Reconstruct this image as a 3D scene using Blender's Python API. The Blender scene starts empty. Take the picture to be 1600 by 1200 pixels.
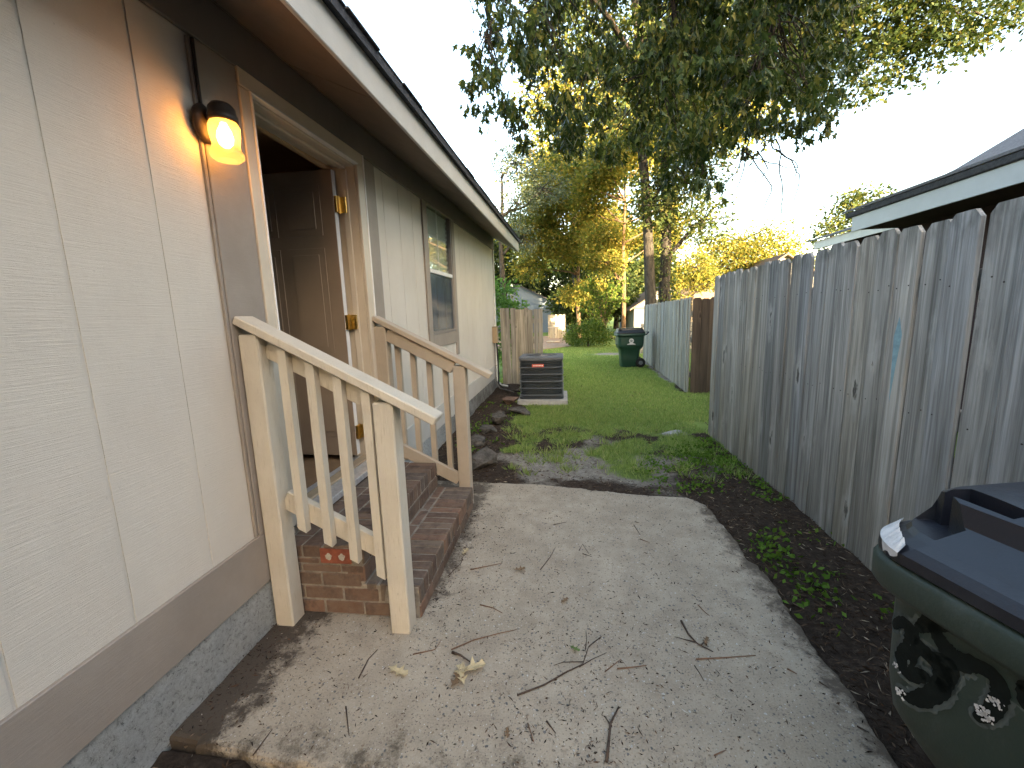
import bpy, math, random
import numpy as np
from mathutils import Vector, Matrix, Euler
random.seed(7); rng = np.random.default_rng(7)
scene = bpy.context.scene
col = scene.collection
rad = math.radians

# ---------------------------------------------------------------- camera
F_PX = 650.0
CAM = np.array([0.0, 0.0, 1.42])
def _d(u, v): return np.array([(u-800)/F_PX, -(v-600)/F_PX, -1.0])
_n = lambda a: a/np.linalg.norm(a)
_Y = _n(_d(882, 493)); _Z = -_n(_d(930, 4680)); _Z = _n(_Z-_Y*(_Z@_Y)); _X = np.cross(_Y, _Z)
R = np.array([_X, _Y, _Z])
cd = bpy.data.cameras.new('camera'); cam = bpy.data.objects.new('camera', cd); col.objects.link(cam)
M = Matrix.Identity(4)
for i in range(3):
    for j in range(3): M[i][j] = R[i][j]
    M[i][3] = CAM[i]
cam.matrix_world = M
cd.sensor_width = 36; cd.sensor_fit = 'HORIZONTAL'; cd.lens = F_PX/1600*36
cd.clip_start = 0.02; cd.clip_end = 2000
scene.camera = cam
# ---------------------------------------------------------------- world, sun, exposure
SUN_EL = 9.0
SUN_DIR = Vector((0.50*math.cos(rad(SUN_EL)), -0.866*math.cos(rad(SUN_EL)), math.sin(rad(SUN_EL))))  # towards the sun
w = bpy.data.worlds.new('World'); scene.world = w; w.use_nodes = True
wn = w.node_tree; bg = wn.nodes['Background']
sky = wn.nodes.new('ShaderNodeTexSky'); sky.sky_type = 'NISHITA'; sky.sun_disc = False
sky.sun_elevation = rad(SUN_EL); sky.sun_rotation = math.atan2(SUN_DIR.x, SUN_DIR.y)
sky.air_density = 1.0; sky.dust_density = 3.0; sky.ozone_density = 0.3
wn.links.new(sky.outputs[0], bg.inputs[0]); bg.inputs[1].default_value = 0.15
sl = bpy.data.lights.new('sun', 'SUN'); sun = bpy.data.objects.new('sun', sl); col.objects.link(sun)
sl.energy = 5.0; sl.angle = rad(0.5); sl.color = (1.0, 0.74, 0.42)
sun.rotation_euler = SUN_DIR.to_track_quat('Z', 'Y').to_euler()
scene.view_settings.view_transform = 'Standard'; scene.view_settings.look = 'None'
scene.view_settings.gamma = 1.0; scene.view_settings.exposure = 3.25
scene.view_settings.use_curve_mapping = False
scene.cycles.max_bounces = 6; scene.cycles.diffuse_bounces = 2; scene.cycles.glossy_bounces = 3; scene.cycles.transmission_bounces = 4; scene.cycles.transparent_max_bounces = 10
scene.cycles.use_denoising = True; scene.cycles.use_adaptive_sampling = True; scene.cycles.adaptive_threshold = 0.02

# ---------------------------------------------------------------- node helpers
def mat(name):
    m = bpy.data.materials.new(name); m.use_nodes = True
    nt = m.node_tree; return m, nt, nt.nodes['Principled BSDF']
def node(nt, t, props=None, **inp):
    n = nt.nodes.new(t)
    for k, v in (props or {}).items(): setattr(n, k, v)
    for k, v in inp.items():
        k = k.replace('_', ' ')
        s = n.inputs[k]
        if isinstance(v, bpy.types.NodeSocket): nt.links.new(v, s)
        else: s.default_value = v
    return n
def coords(nt, kind='Object', scale=(1, 1, 1), rand=False):
    tc = nt.nodes.new('ShaderNodeTexCoord'); v = tc.outputs[kind]
    if rand:
        oi = nt.nodes.new('ShaderNodeObjectInfo')
        mm = node(nt, 'ShaderNodeMath', {'operation': 'MULTIPLY'}); nt.links.new(oi.outputs['Random'], mm.inputs[0]); mm.inputs[1].default_value = 57.0
        ad = node(nt, 'ShaderNodeVectorMath', {'operation': 'ADD'}); nt.links.new(v, ad.inputs[0]); nt.links.new(mm.outputs[0], ad.inputs[1]); v = ad.outputs[0]
    mp = node(nt, 'ShaderNodeMapping', Vector=v, Scale=scale)
    return mp.outputs[0]
def noise(nt, vec, scale=5.0, detail=4.0, rough=0.6, dist=0.0):
    return node(nt, 'ShaderNodeTexNoise', Vector=vec, Scale=scale, Detail=detail, Roughness=rough, Distortion=dist).outputs[0]
def voro(nt, vec, scale=5.0, feature='F1'):
    return node(nt, 'ShaderNodeTexVoronoi', {'feature': feature}, Vector=vec, Scale=scale)
def ramp(nt, fac, stops, interp='LINEAR'):
    r = nt.nodes.new('ShaderNodeValToRGB'); nt.links.new(fac, r.inputs[0]); e = r.color_ramp.elements
    r.color_ramp.interpolation = interp
    while len(e) < len(stops): e.new(0.5)
    for el, (p, c) in zip(e, stops):
        el.position = p; el.color = (c, c, c, 1) if isinstance(c, (int, float)) else (*c, 1)
    return r.outputs[0]
def mixc(nt, fac, a, b, mode='MIX'):
    m = nt.nodes.new('ShaderNodeMix'); m.data_type = 'RGBA'; m.blend_type = mode
    for s, v in ((m.inputs[0], fac), (m.inputs[6], a), (m.inputs[7], b)):
        if isinstance(v, bpy.types.NodeSocket): nt.links.new(v, s)
        elif isinstance(v, (int, float)): s.default_value = v
        else: s.default_value = (*v, 1)
    return m.outputs[2]
def bump(nt, bs, h, strength=0.4, dist=0.01):
    b = node(nt, 'ShaderNodeBump', Height=h, Strength=strength, Distance=dist)
    nt.links.new(b.outputs[0], bs.inputs['Normal'])
def setc(nt, bs, c, rough=0.6, spec=0.5, metal=0.0):
    if isinstance(c, bpy.types.NodeSocket): nt.links.new(c, bs.inputs['Base Color'])
    else: bs.inputs['Base Color'].default_value = (*c, 1)
    if isinstance(rough, bpy.types.NodeSocket): nt.links.new(rough, bs.inputs['Roughness'])
    else: bs.inputs['Roughness'].default_value = rough
    bs.inputs['Specular IOR Level'].default_value = spec; bs.inputs['Metallic'].default_value = metal
def mul(nt, a, b, op='MULTIPLY'):
    m = node(nt, 'ShaderNodeMath', {'operation': op})
    for s, v in zip(m.inputs, (a, b)):
        if isinstance(v, bpy.types.NodeSocket): nt.links.new(v, s)
        else: s.default_value = v
    return m.outputs[0]

MAT = {}
def siding_material():
    m, nt, bs = mat('siding_paint')
    g = noise(nt, coords(nt, scale=(1, 2.2, 95)), 3.0, 5, 0.65, 0.3)
    g2 = noise(nt, coords(nt, scale=(1, 18, 260)), 2.0, 3, 0.6)
    st = noise(nt, coords(nt, scale=(1, 1.3, 0.8)), 1.6, 4, 0.6)
    c = ramp(nt, st, [(0.25, (0.585, 0.525, 0.45)), (0.75, (0.68, 0.62, 0.54))])
    sp = ramp(nt, noise(nt, coords(nt, scale=(1, 1, 1)), 38, 2), [(0.76, 0.0), (0.80, 1.0)])
    c = mixc(nt, mul(nt, sp, 0.35), c, (0.25, 0.21, 0.17))
    setc(nt, bs, c, 0.5, 0.35)
    tr = noise(nt, coords(nt, scale=(1, 5, 1.4)), 4.0, 3, 0.6)
    h = mul(nt, mul(nt, g, 0.8), mul(nt, mul(nt, g2, 0.3), mul(nt, tr, 0.35), 'ADD'), 'ADD')
    bump(nt, bs, h, 0.62, 0.006); return m
def paint(name, c1, c2, rough=0.5, grain=(3, 3, 40), bs_=0.35, chips=None):
    m, nt, bs = mat(name)
    a = noise(nt, coords(nt, scale=(2, 2, 2), rand=True), 2.0, 5, 0.65)
    c = ramp(nt, a, [(0.25, c1), (0.75, c2)])
    g = noise(nt, coords(nt, scale=grain, rand=True), 3.0, 5, 0.7)
    if chips:
        k = noise(nt, coords(nt, scale=(16, 16, 5), rand=True), 2.0, 9, 0.85, 0.8)
        k = ramp(nt, k, [(0.65, 0.0), (0.675, 1.0)])
        c = mixc(nt, k, c, chips)
        fl = ramp(nt, noise(nt, coords(nt, scale=(60, 60, 5), rand=True), 2.0, 3), [(0.60, 0.0), (0.72, 0.5)])
        c = mixc(nt, fl, c, (0.36, 0.29, 0.2))
    setc(nt, bs, c, rough, 0.35); bump(nt, bs, g, bs_, 0.006); return m
def fence_material(name, dark, light, moss=0.0):
    m, nt, bs = mat(name)
    v1 = coords(nt, scale=(26, 26, 0.9), rand=True); v2 = coords(nt, scale=(110, 110, 2.2), rand=True)
    wob = noise(nt, coords(nt, scale=(8, 8, 2.5), rand=True), 1.0, 2)
    a = noise(nt, v1, 1.0, 5, 0.62, 0.6); b = noise(nt, v2, 1.0, 4, 0.6, 0.4)
    s = mul(nt, mul(nt, a, 0.62), mul(nt, b, 0.38), 'ADD')
    mid = tuple((x*0.5+y*0.5) for x, y in zip(dark, light))
    c = ramp(nt, s, [(0.36, dark), (0.49, mid), (0.60, light)])
    oi = nt.nodes.new('ShaderNodeObjectInfo')
    tone = ramp(nt, oi.outputs['Random'], [(0.0, (0.66, 0.68, 0.72)), (0.35, (1.0, 0.95, 0.87)), (0.7, (0.80, 0.83, 0.90)), (1.0, (1.22, 1.18, 1.12))])
    c = mixc(nt, 1.0, c, tone, 'MULTIPLY')
    kv = voro(nt, coords(nt, scale=(9.5, 0.0, 2.6), rand=True), 0.60)
    kd = mul(nt, kv.outputs['Distance'], mul(nt, noise(nt, coords(nt, scale=(16, 16, 5), rand=True), 1.0, 4, 0.7), 0.62), 'ADD')
    k = ramp(nt, kd, [(0.33, 1.0), (0.37, 0.8), (0.41, 0.0)])
    halo = ramp(nt, kd, [(0.35, 0.0), (0.41, 0.5), (0.58, 0.0)])
    c = mixc(nt, halo, c, tuple(min(1, x*1.15) for x in light))
    c = mixc(nt, k, c, tuple(x*0.5 for x in dark))
    ge = nt.nodes.new('ShaderNodeNewGeometry'); sp = nt.nodes.new('ShaderNodeSeparateXYZ'); nt.links.new(ge.outputs['Position'], sp.inputs[0])
    mossf = mul(nt, ramp(nt, mul(nt, sp.outputs['Z'], 0.5), [(0.0, 1.0), (0.45, 0.45), (0.85, 0.0)]), ramp(nt, noise(nt, coords(nt, scale=(5, 5, 1.2), rand=True), 2.0, 4), [(0.3, 0.25), (0.7, 1.0)]))
    c = mixc(nt, mul(nt, mossf, moss), c, (0.115, 0.105, 0.065))
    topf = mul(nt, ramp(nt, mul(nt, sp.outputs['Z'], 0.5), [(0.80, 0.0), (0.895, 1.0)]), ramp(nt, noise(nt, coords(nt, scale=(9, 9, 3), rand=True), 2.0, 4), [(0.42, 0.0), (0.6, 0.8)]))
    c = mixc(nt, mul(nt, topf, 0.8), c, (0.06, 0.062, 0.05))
    setc(nt, bs, c, 0.85, 0.15); bump(nt, bs, mul(nt, s, mul(nt, k, 0.6), 'SUBTRACT'), 0.85, 0.008); return m
def simple(name, c, rough=0.5, spec=0.5, metal=0.0, var=0.12, ns=9.0, bmp=0.15):
    m, nt, bs = mat(name)
    a = noise(nt, coords(nt, rand=True), ns, 5, 0.65)
    lo = tuple(x*(1-var) for x in c); hi = tuple(min(1, x*(1+var)) for x in c)
    setc(nt, bs, ramp(nt, a, [(0.3, lo), (0.7, hi)]), rough, spec, metal)
    if bmp: bump(nt, bs, noise(nt, coords(nt, rand=True), ns*8, 4), bmp, 0.004)
    return m
def leaf_material(name, stops, trans=0.35, gloss=0.12, rough=0.4):
    m = bpy.data.materials.new(name); m.use_nodes = True; nt = m.node_tree; nt.nodes.clear()
    ge = nt.nodes.new('ShaderNodeNewGeometry')
    c = ramp(nt, ge.outputs['Random Per Island'], stops)
    d = node(nt, 'ShaderNodeBsdfDiffuse', Color=c)
    t = node(nt, 'ShaderNodeBsdfTranslucent', Color=mixc(nt, 1.0, c, (1.25, 1.2, 0.55), 'MULTIPLY'))
    g = node(nt, 'ShaderNodeBsdfGlossy', Color=(0.8, 0.85, 0.9, 1), Roughness=rough)
    m1 = node(nt, 'ShaderNodeMixShader', Fac=trans); nt.links.new(d.outputs[0], m1.inputs[1]); nt.links.new(t.outputs[0], m1.inputs[2])
    fr = node(nt, 'ShaderNodeLayerWeight', Blend=0.5); ff = mul(nt, mul(nt, fr.outputs['Facing'], 3.0, 'POWER'), gloss*2.5)
    m2 = nt.nodes.new('ShaderNodeMixShader'); nt.links.new(ff, m2.inputs[0]); nt.links.new(m1.outputs[0], m2.inputs[1]); nt.links.new(g.outputs[0], m2.inputs[2])
    o = nt.nodes.new('ShaderNodeOutputMaterial'); nt.links.new(m2.outputs[0], o.inputs[0]); return m
def bark_material(name, dark, light):
    m, nt, bs = mat(name)
    a = noise(nt, coords(nt, scale=(7, 7, 1.6)), 2.0, 6, 0.7, 0.5)
    setc(nt, bs, ramp(nt, a, [(0.35, dark), (0.65, light)]), 0.9, 0.1); bump(nt, bs, a, 0.9, 0.05); return m
def brick_material():
    m, nt, bs = mat('brick')
    oi = nt.nodes.new('ShaderNodeObjectInfo')
    base = ramp(nt, oi.outputs['Random'], [(0.0, (0.075, 0.045, 0.034)), (0.25, (0.15, 0.085, 0.058)), (0.5, (0.115, 0.078, 0.058)), (0.7, (0.20, 0.105, 0.068)), (0.88, (0.16, 0.12, 0.09)), (1.0, (0.06, 0.048, 0.045))])
    a = noise(nt, coords(nt, rand=True), 24, 6, 0.7)
    c = mixc(nt, ramp(nt, a, [(0.3, 0.0), (0.75, 0.65)]), base, (0.20, 0.155, 0.12))
    dk = ramp(nt, noise(nt, coords(nt, rand=True), 9, 5, 0.7), [(0.5, 0.0), (0.68, 0.7)])
    c = mixc(nt, dk, c, (0.055, 0.043, 0.038))
    setc(nt, bs, c, 0.85, 0.2); bump(nt, bs, a, 0.7, 0.006); return m
def slab_material():
    m, nt, bs = mat('concrete')
    v = coords(nt)
    ge = nt.nodes.new('ShaderNodeSeparateXYZ'); nt.links.new(v, ge.inputs[0])
    big = noise(nt, v, 1.3, 5, 0.6); mid = noise(nt, v, 7, 5, 0.65); fine = noise(nt, v, 150, 3, 0.7)
    c = ramp(nt, big, [(0.28, (0.28, 0.228, 0.168)), (0.72, (0.45, 0.38, 0.29))])
    c = mixc(nt, ramp(nt, mid, [(0.42, 0.0), (0.70, 0.7)]), c, (0.21, 0.165, 0.12))
    c = mixc(nt, ramp(nt, fine, [(0.35, 0.0), (0.75, 0.45)]), c, (0.52, 0.46, 0.375))
    vp = voro(nt, v, 62)
    bw = nt.nodes.new('ShaderNodeSeparateColor'); nt.links.new(vp.outputs['Color'], bw.inputs[0])
    sel = ramp(nt, bw.outputs[0], [(0.62, 0.0), (0.63, 1.0)])
    ins = ramp(nt, mul(nt, vp.outputs['Distance'], noise(nt, v, 90, 2), 'ADD'), [(0.72, 1.0), (0.80, 0.0)])
    pc = ramp(nt, bw.outputs[1], [(0.0, (0.075, 0.08, 0.09)), (0.4, (0.16, 0.155, 0.15)), (0.7, (0.26, 0.19, 0.12)), (1.0, (0.55, 0.53, 0.50))])
    pm = mul(nt, sel, ins); c = mixc(nt, mul(nt, pm, 0.85), c, pc)
    vf = voro(nt, v, 190); bf = nt.nodes.new('ShaderNodeSeparateColor'); nt.links.new(vf.outputs['Color'], bf.inputs[0])
    sm = mul(nt, ramp(nt, bf.outputs[0], [(0.84, 0.0), (0.86, 1.0)]), ramp(nt, vf.outputs['Distance'], [(0.35, 1.0), (0.5, 0.0)]))
    c = mixc(nt, mul(nt, sm, 0.7), c, ramp(nt, bf.outputs[1], [(0.0, (0.08, 0.07, 0.065)), (0.75, (0.14, 0.11, 0.09)), (0.9, (0.6, 0.58, 0.55))]))
    # dirt washed against the house and steps
    dn = noise(nt, v, 9, 6, 0.75)
    dl = ramp(nt, mul(nt, mul(nt, ge.outputs['X'], -1.0), mul(nt, dn, 0.9), 'ADD'), [(0.0, 0.0), (1.0, 0.0)])
    m1 = node(nt, 'ShaderNodeMapRange', Value=ge.outputs['X'], From_Min=-1.38, From_Max=-1.0, To_Min=1.0, To_Max=0.0)
    df = ramp(nt, mul(nt, mul(nt, m1.outputs[0], 0.55), dn, 'ADD'), [(0.70, 0.0), (0.86, 1.0)])
    c = mixc(nt, mul(nt, df, 0.9), c, (0.045, 0.033, 0.025))
    m2 = node(nt, 'ShaderNodeMapRange', Value=ge.outputs['Y'], From_Min=1.0, From_Max=1.35, To_Min=1.0, To_Max=0.0)
    df2 = ramp(nt, mul(nt, mul(nt, m2.outputs[0], 0.35), dn, 'ADD'), [(0.72, 0.0), (0.88, 0.8)])
    c = mixc(nt, df2, c, (0.06, 0.045, 0.03))
    m3 = node(nt, 'ShaderNodeMapRange', Value=ge.outputs['X'], From_Min=0.84, From_Max=1.05, To_Min=0.0, To_Max=1.0)
    df3 = ramp(nt, mul(nt, mul(nt, m3.outputs[0], 0.36), dn, 'ADD'), [(0.66, 0.0), (0.84, 0.85)])
    c = mixc(nt, df3, c, (0.07, 0.052, 0.038))
    m4 = node(nt, 'ShaderNodeMapRange', Value=ge.outputs['X'], From_Min=-0.70, From_Max=-0.52, To_Min=1.0, To_Max=0.0)
    m5 = node(nt, 'ShaderNodeMapRange', Value=ge.outputs['Y'], From_Min=1.62, From_Max=1.85, To_Min=0.0, To_Max=1.0)
    df4 = ramp(nt, mul(nt, mul(nt, mul(nt, m4.outputs[0], m5.outputs[0]), 0.34), dn, 'ADD'), [(0.68, 0.0), (0.84, 0.85)])
    c = mixc(nt, df4, c, (0.06, 0.044, 0.032))
    setc(nt, bs, c, 0.85, 0.25)
    h = mul(nt, mul(nt, fine, 0.5), mul(nt, mul(nt, mid, 0.8), mul(nt, pm, 0.35), 'ADD'), 'ADD')
    bump(nt, bs, h, 0.6, 0.008); return m
def ground_material():
    m, nt, bs = mat('soil_and_turf')
    v = coords(nt)
    ag = node(nt, 'ShaderNodeAttribute', {'attribute_name': 'grass'}).outputs['Fac']
    asd = node(nt, 'ShaderNodeAttribute', {'attribute_name': 'sand'}).outputs['Fac']
    a = noise(nt, v, 22, 6, 0.75); b = noise(nt, v, 110, 4, 0.7); l = noise(nt, v, 1.7, 4, 0.6)
    soil = ramp(nt, a, [(0.3, (0.028, 0.021, 0.016)), (0.55, (0.062, 0.045, 0.034)), (0.78, (0.12, 0.09, 0.068))])
    sand = ramp(nt, mul(nt, a, mul(nt, l, 0.4), 'ADD'), [(0.4, (0.12, 0.098, 0.08)), (0.72, (0.27, 0.24, 0.205)), (0.95, (0.42, 0.385, 0.34))])
    gr = ramp(nt, mul(nt, l, mul(nt, b, 0.5), 'ADD'), [(0.4, (0.075, 0.11, 0.03)), (0.95, (0.19, 0.26, 0.065))])
    fs = ramp(nt, mul(nt, asd, mul(nt, noise(nt, v, 9, 6, 0.8), 0.9), 'ADD'), [(0.62, 0.0), (1.02, 1.0)])
    c = mixc(nt, fs, soil, sand)
    fg = ramp(nt, mul(nt, ag, mul(nt, a, 0.6), 'ADD'), [(0.60, 0.0), (0.85, 1.0)])
    c = mixc(nt, fg, c, gr)
    setc(nt, bs, c, 0.95, 0.1); bump(nt, bs, mul(nt, a, mul(nt, b, 0.4), 'ADD'), 0.9, 0.03); return m
def stucco_material():
    m, nt, bs = mat('parged_foundation')
    v = coords(nt); a = noise(nt, v, 48, 8, 0.85, 0.5); b = noise(nt, v, 5, 4)
    c = ramp(nt, a, [(0.36, (0.20, 0.20, 0.195)), (0.47, (0.52, 0.53, 0.52)), (0.7, (0.68, 0.70, 0.69))])
    sp = nt.nodes.new('ShaderNodeSeparateXYZ'); nt.links.new(v, sp.inputs[0])
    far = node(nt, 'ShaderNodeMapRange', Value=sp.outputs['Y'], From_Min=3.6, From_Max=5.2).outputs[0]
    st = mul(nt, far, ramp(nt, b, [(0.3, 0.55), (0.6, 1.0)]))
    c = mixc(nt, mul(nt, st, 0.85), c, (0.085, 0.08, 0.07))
    cr = ramp(nt, noise(nt, v, 60, 3, 0.8), [(0.62, 0.0), (0.68, 0.7)]); c = mixc(nt, cr, c, (0.08, 0.08, 0.08))
    setc(nt, bs, c, 0.9, 0.2); bump(nt, bs, a, 1.0, 0.03); return m
def shingle_material(name, c1, c2):
    m, nt, bs = mat(name)
    a = noise(nt, coords(nt, scale=(8, 8, 8)), 4, 5, 0.7); f = noise(nt, coords(nt), 120, 3)
    setc(nt, bs, ramp(nt, mul(nt, a, mul(nt, f, 0.4), 'ADD'), [(0.45, c1), (0.9, c2)]), 0.95, 0.15); bump(nt, bs, f, 0.5, 0.01); return m
def glass_material(name, tint=(1, 1, 1), refl=0.12, rough=0.02, haze=0.0):
    m = bpy.data.materials.new(name); m.use_nodes = True; nt = m.node_tree; nt.nodes.clear()
    t = node(nt, 'ShaderNodeBsdfTransparent', Color=(*tint, 1)); g = node(nt, 'ShaderNodeBsdfGlossy', Color=(1, 1, 1, 1), Roughness=rough)
    fr = node(nt, 'ShaderNodeLayerWeight', Blend=0.5); f = mul(nt, mul(nt, mul(nt, fr.outputs['Facing'], 4.0, 'POWER'), 0.6), refl, 'ADD')
    mx = nt.nodes.new('ShaderNodeMixShader'); nt.links.new(f, mx.inputs[0]); nt.links.new(t.outputs[0], mx.inputs[1]); nt.links.new(g.outputs[0], mx.inputs[2])
    out = mx.outputs[0]
    if haze:                         # pressed glass scatters part of the lamp's light
        tl = node(nt, 'ShaderNodeBsdfTranslucent', Color=(1.0, 0.9, 0.65, 1)); m2 = node(nt, 'ShaderNodeMixShader', Fac=haze); nt.links.new(out, m2.inputs[1]); nt.links.new(tl.outputs[0], m2.inputs[2]); out = m2.outputs[0]
    o = nt.nodes.new('ShaderNodeOutputMaterial'); nt.links.new(out, o.inputs[0]); return m
def plastic(name, c, rough=0.4, scuff=(0.3, 0.32, 0.32), amt=0.35):
    m, nt, bs = mat(name)
    v = coords(nt, rand=True)
    s = ramp(nt, noise(nt, coords(nt, scale=(3, 3, 1.5), rand=True), 5, 6, 0.75), [(0.52, 0.0), (0.78, 1.0)])
    f = noise(nt, v, 180, 3)
    c2 = mixc(nt, mul(nt, s, amt), c, scuff)
    setc(nt, bs, c2, ramp(nt, s, [(0, rough), (1, min(1, rough+0.3))]), 0.5); bump(nt, bs, f, 0.25, 0.002); return m

MAT['siding'] = siding_material()
MAT['taupe'] = paint('taupe_trim_paint', (0.26, 0.215, 0.18), (0.33, 0.28, 0.235), 0.5, (4, 4, 50), 0.3)
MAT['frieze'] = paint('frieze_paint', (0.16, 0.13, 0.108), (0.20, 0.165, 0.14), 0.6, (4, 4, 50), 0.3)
MAT['cream'] = paint('cream_casing_paint', (0.52, 0.44, 0.34), (0.62, 0.54, 0.43), 0.4, (30, 30, 3), 0.2)
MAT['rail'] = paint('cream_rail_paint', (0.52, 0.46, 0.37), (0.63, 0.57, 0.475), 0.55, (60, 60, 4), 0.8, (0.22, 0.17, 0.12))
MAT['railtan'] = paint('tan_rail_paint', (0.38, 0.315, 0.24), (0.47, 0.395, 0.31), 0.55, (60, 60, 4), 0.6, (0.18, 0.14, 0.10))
MAT['fascia'] = paint('fascia_paint', (0.46, 0.43, 0.39), (0.55, 0.52, 0.48), 0.5, (3, 3, 40), 0.2)
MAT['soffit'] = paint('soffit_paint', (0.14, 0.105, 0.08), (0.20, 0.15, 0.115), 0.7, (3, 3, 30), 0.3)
MAT['fence'] = fence_material('weathered_fence_wood', (0.155, 0.146, 0.136), (0.45, 0.43, 0.40), 0.55)
MAT['fence_brown'] = fence_material('brown_fence_wood', (0.05, 0.037, 0.028), (0.125, 0.094, 0.07), 0.2)
MAT['fence_pale'] = fence_material('pale_fence_wood', (0.17, 0.16, 0.14), (0.46, 0.44, 0.40), 0.5)
MAT['brick'] = brick_material()
MAT['redbrick'] = simple('red_brick', (0.24, 0.075, 0.045), 0.85, 0.2, 0, 0.25, 30, 0.5)
MAT['mortar'] = simple('mortar', (0.235, 0.205, 0.17), 0.95, 0.1, 0, 0.35, 25, 0.5)
MAT['pale_mortar'] = simple('pale_mortar', (0.42, 0.38, 0.32), 0.95, 0.1, 0, 0.25, 60, 0.5)
MAT['slab'] = slab_material()
MAT['ground'] = ground_material()
MAT['stucco'] = stucco_material()
MAT['shingle'] = shingle_material('dark_shingles', (0.03, 0.032, 0.04), (0.09, 0.09, 0.10))
MAT['shingle_grey'] = shingle_material('grey_shingles', (0.10, 0.10, 0.115), (0.22, 0.22, 0.24))
MAT['shingle_brown'] = shingle_material('brown_shingles', (0.10, 0.075, 0.06), (0.2, 0.16, 0.135))
MAT['door'] = simple('door_paint', (0.27, 0.205, 0.15), 0.4, 0.4, 0, 0.06, 4, 0.1)
MAT['white'] = simple('white_paint', (0.72, 0.71, 0.69), 0.5, 0.4, 0, 0.08, 6, 0.15)
MAT['brass'] = simple('brass', (0.72, 0.50, 0.16), 0.28, 0.5, 1.0, 0.25, 60, 0.1)
MAT['alum'] = simple('aluminium_sill', (0.62, 0.62, 0.62), 0.35, 0.5, 0.6, 0.2, 40, 0.1)
MAT['interior'] = simple('interior_paint', (0.55, 0.37, 0.21), 0.8, 0.2, 0, 0.05, 3, 0)
MAT['floor_in'] = paint('interior_floor_planks', (0.17, 0.10, 0.055), (0.28, 0.18, 0.10), 0.45, (30, 2, 2), 0.15)
MAT['iron'] = simple('dark_bronze', (0.035, 0.025, 0.020), 0.5, 0.4, 0.3, 0.2, 30, 0.2)
MAT['bronze_frame'] = simple('window_frame_bronze', (0.20, 0.18, 0.17), 0.4, 0.4, 0, 0.1, 10, 0.1)
MAT['glass'] = glass_material('window_glass', (0.92, 0.95, 0.94), 0.08)
def screen_material():
    m = bpy.data.materials.new('insect_screen'); m.use_nodes = True; nt = m.node_tree; nt.nodes.clear()
    t = node(nt, 'ShaderNodeBsdfTransparent', Color=(0.75, 0.85, 0.95, 1)); d = node(nt, 'ShaderNodeBsdfDiffuse', Color=(0.085, 0.11, 0.135, 1)); g = node(nt, 'ShaderNodeBsdfGlossy', Color=(1, 1, 1, 1), Roughness=0.1)
    mx = node(nt, 'ShaderNodeMixShader', Fac=0.5); nt.links.new(t.outputs[0], mx.inputs[1]); nt.links.new(d.outputs[0], mx.inputs[2])
    m2 = node(nt, 'ShaderNodeMixShader', Fac=0.05); nt.links.new(mx.outputs[0], m2.inputs[1]); nt.links.new(g.outputs[0], m2.inputs[2])
    o = nt.nodes.new('ShaderNodeOutputMaterial'); nt.links.new(m2.outputs[0], o.inputs[0]); return m
MAT['screen'] = screen_material()
MAT['jar'] = glass_material('lamp_glass', (1.0, 0.93, 0.78), 0.02, 0.05, 0.22)
MAT['blind'] = simple('blind_white', (0.82, 0.83, 0.80), 0.6, 0.3, 0, 0.05, 5, 0)
MAT['dim_room'] = simple('dim_room_tone', (0.32, 0.36, 0.40), 0.8, 0.2, 0, 0.3, 8, 0)
MAT['box_tan'] = simple('utility_box_tan', (0.34, 0.26, 0.17), 0.5, 0.4, 0, 0.1, 8, 0.1)
MAT['cable'] = simple('cable', (0.16, 0.15, 0.14), 0.6, 0.3, 0, 0.15, 20, 0.1)
MAT['pipe_white'] = simple('white_pipe', (0.6, 0.6, 0.58), 0.5, 0.4, 0, 0.1, 8, 0.1)
MAT['ac'] = plastic('ac_casing_paint', (0.026, 0.034, 0.042), 0.4, (0.10, 0.12, 0.14), 0.5)
MAT['ac_top'] = plastic('ac_top_paint', (0.10, 0.11, 0.125), 0.4, (0.2, 0.21, 0.23), 0.5)
MAT['badge'] = simple('red_badge', (0.50, 0.10, 0.08), 0.4, 0.4, 0, 0.1, 30, 0)
MAT['bin'] = plastic('green_bin_plastic', (0.026, 0.042, 0.034), 0.55, (0.11, 0.125, 0.12), 0.5)
MAT['bin_far'] = plastic('dark_green_bin_plastic', (0.014, 0.050, 0.034), 0.4, (0.05, 0.09, 0.075), 0.25)
MAT['lid'] = plastic('navy_lid_plastic', (0.010, 0.012, 0.019), 0.36, (0.035, 0.04, 0.05), 0.35)
MAT['black'] = simple('black_rubber', (0.012, 0.012, 0.012), 0.7, 0.3, 0, 0.2, 20, 0.2)
MAT['halo'] = simple('worn_plastic', (0.085, 0.10, 0.096), 0.8, 0.15, 0, 0.25, 25, 0.2)
MAT['swirl'] = simple('black_stamp', (0.007, 0.010, 0.009), 0.8, 0.15, 0, 0.3, 40, 0.2)
MAT['residue'] = simple('white_residue', (0.66, 0.64, 0.63), 0.8, 0.2, 0, 0.15, 30, 0.6)
MAT['rock'] = simple('grey_brown_rock', (0.085, 0.076, 0.066), 0.9, 0.2, 0, 0.7, 13, 1.0)
MAT['rock_red'] = simple('reddish_rock', (0.13, 0.088, 0.068), 0.9, 0.2, 0, 0.45, 9, 0.9)
MAT['chip'] = leaf_material('bark_litter', [(0, (0.03, 0.02, 0.014)), (0.5, (0.075, 0.05, 0.035)), (0.9, (0.16, 0.11, 0.075)), (1, (0.45, 0.38, 0.28))], 0.0, 0.03)
MAT['debris'] = leaf_material('dark_debris', [(0, (0.02, 0.015, 0.013)), (0.6, (0.06, 0.036, 0.027)), (0.93, (0.14, 0.085, 0.055)), (1, (0.6, 0.56, 0.48))], 0.0, 0.03)
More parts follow.
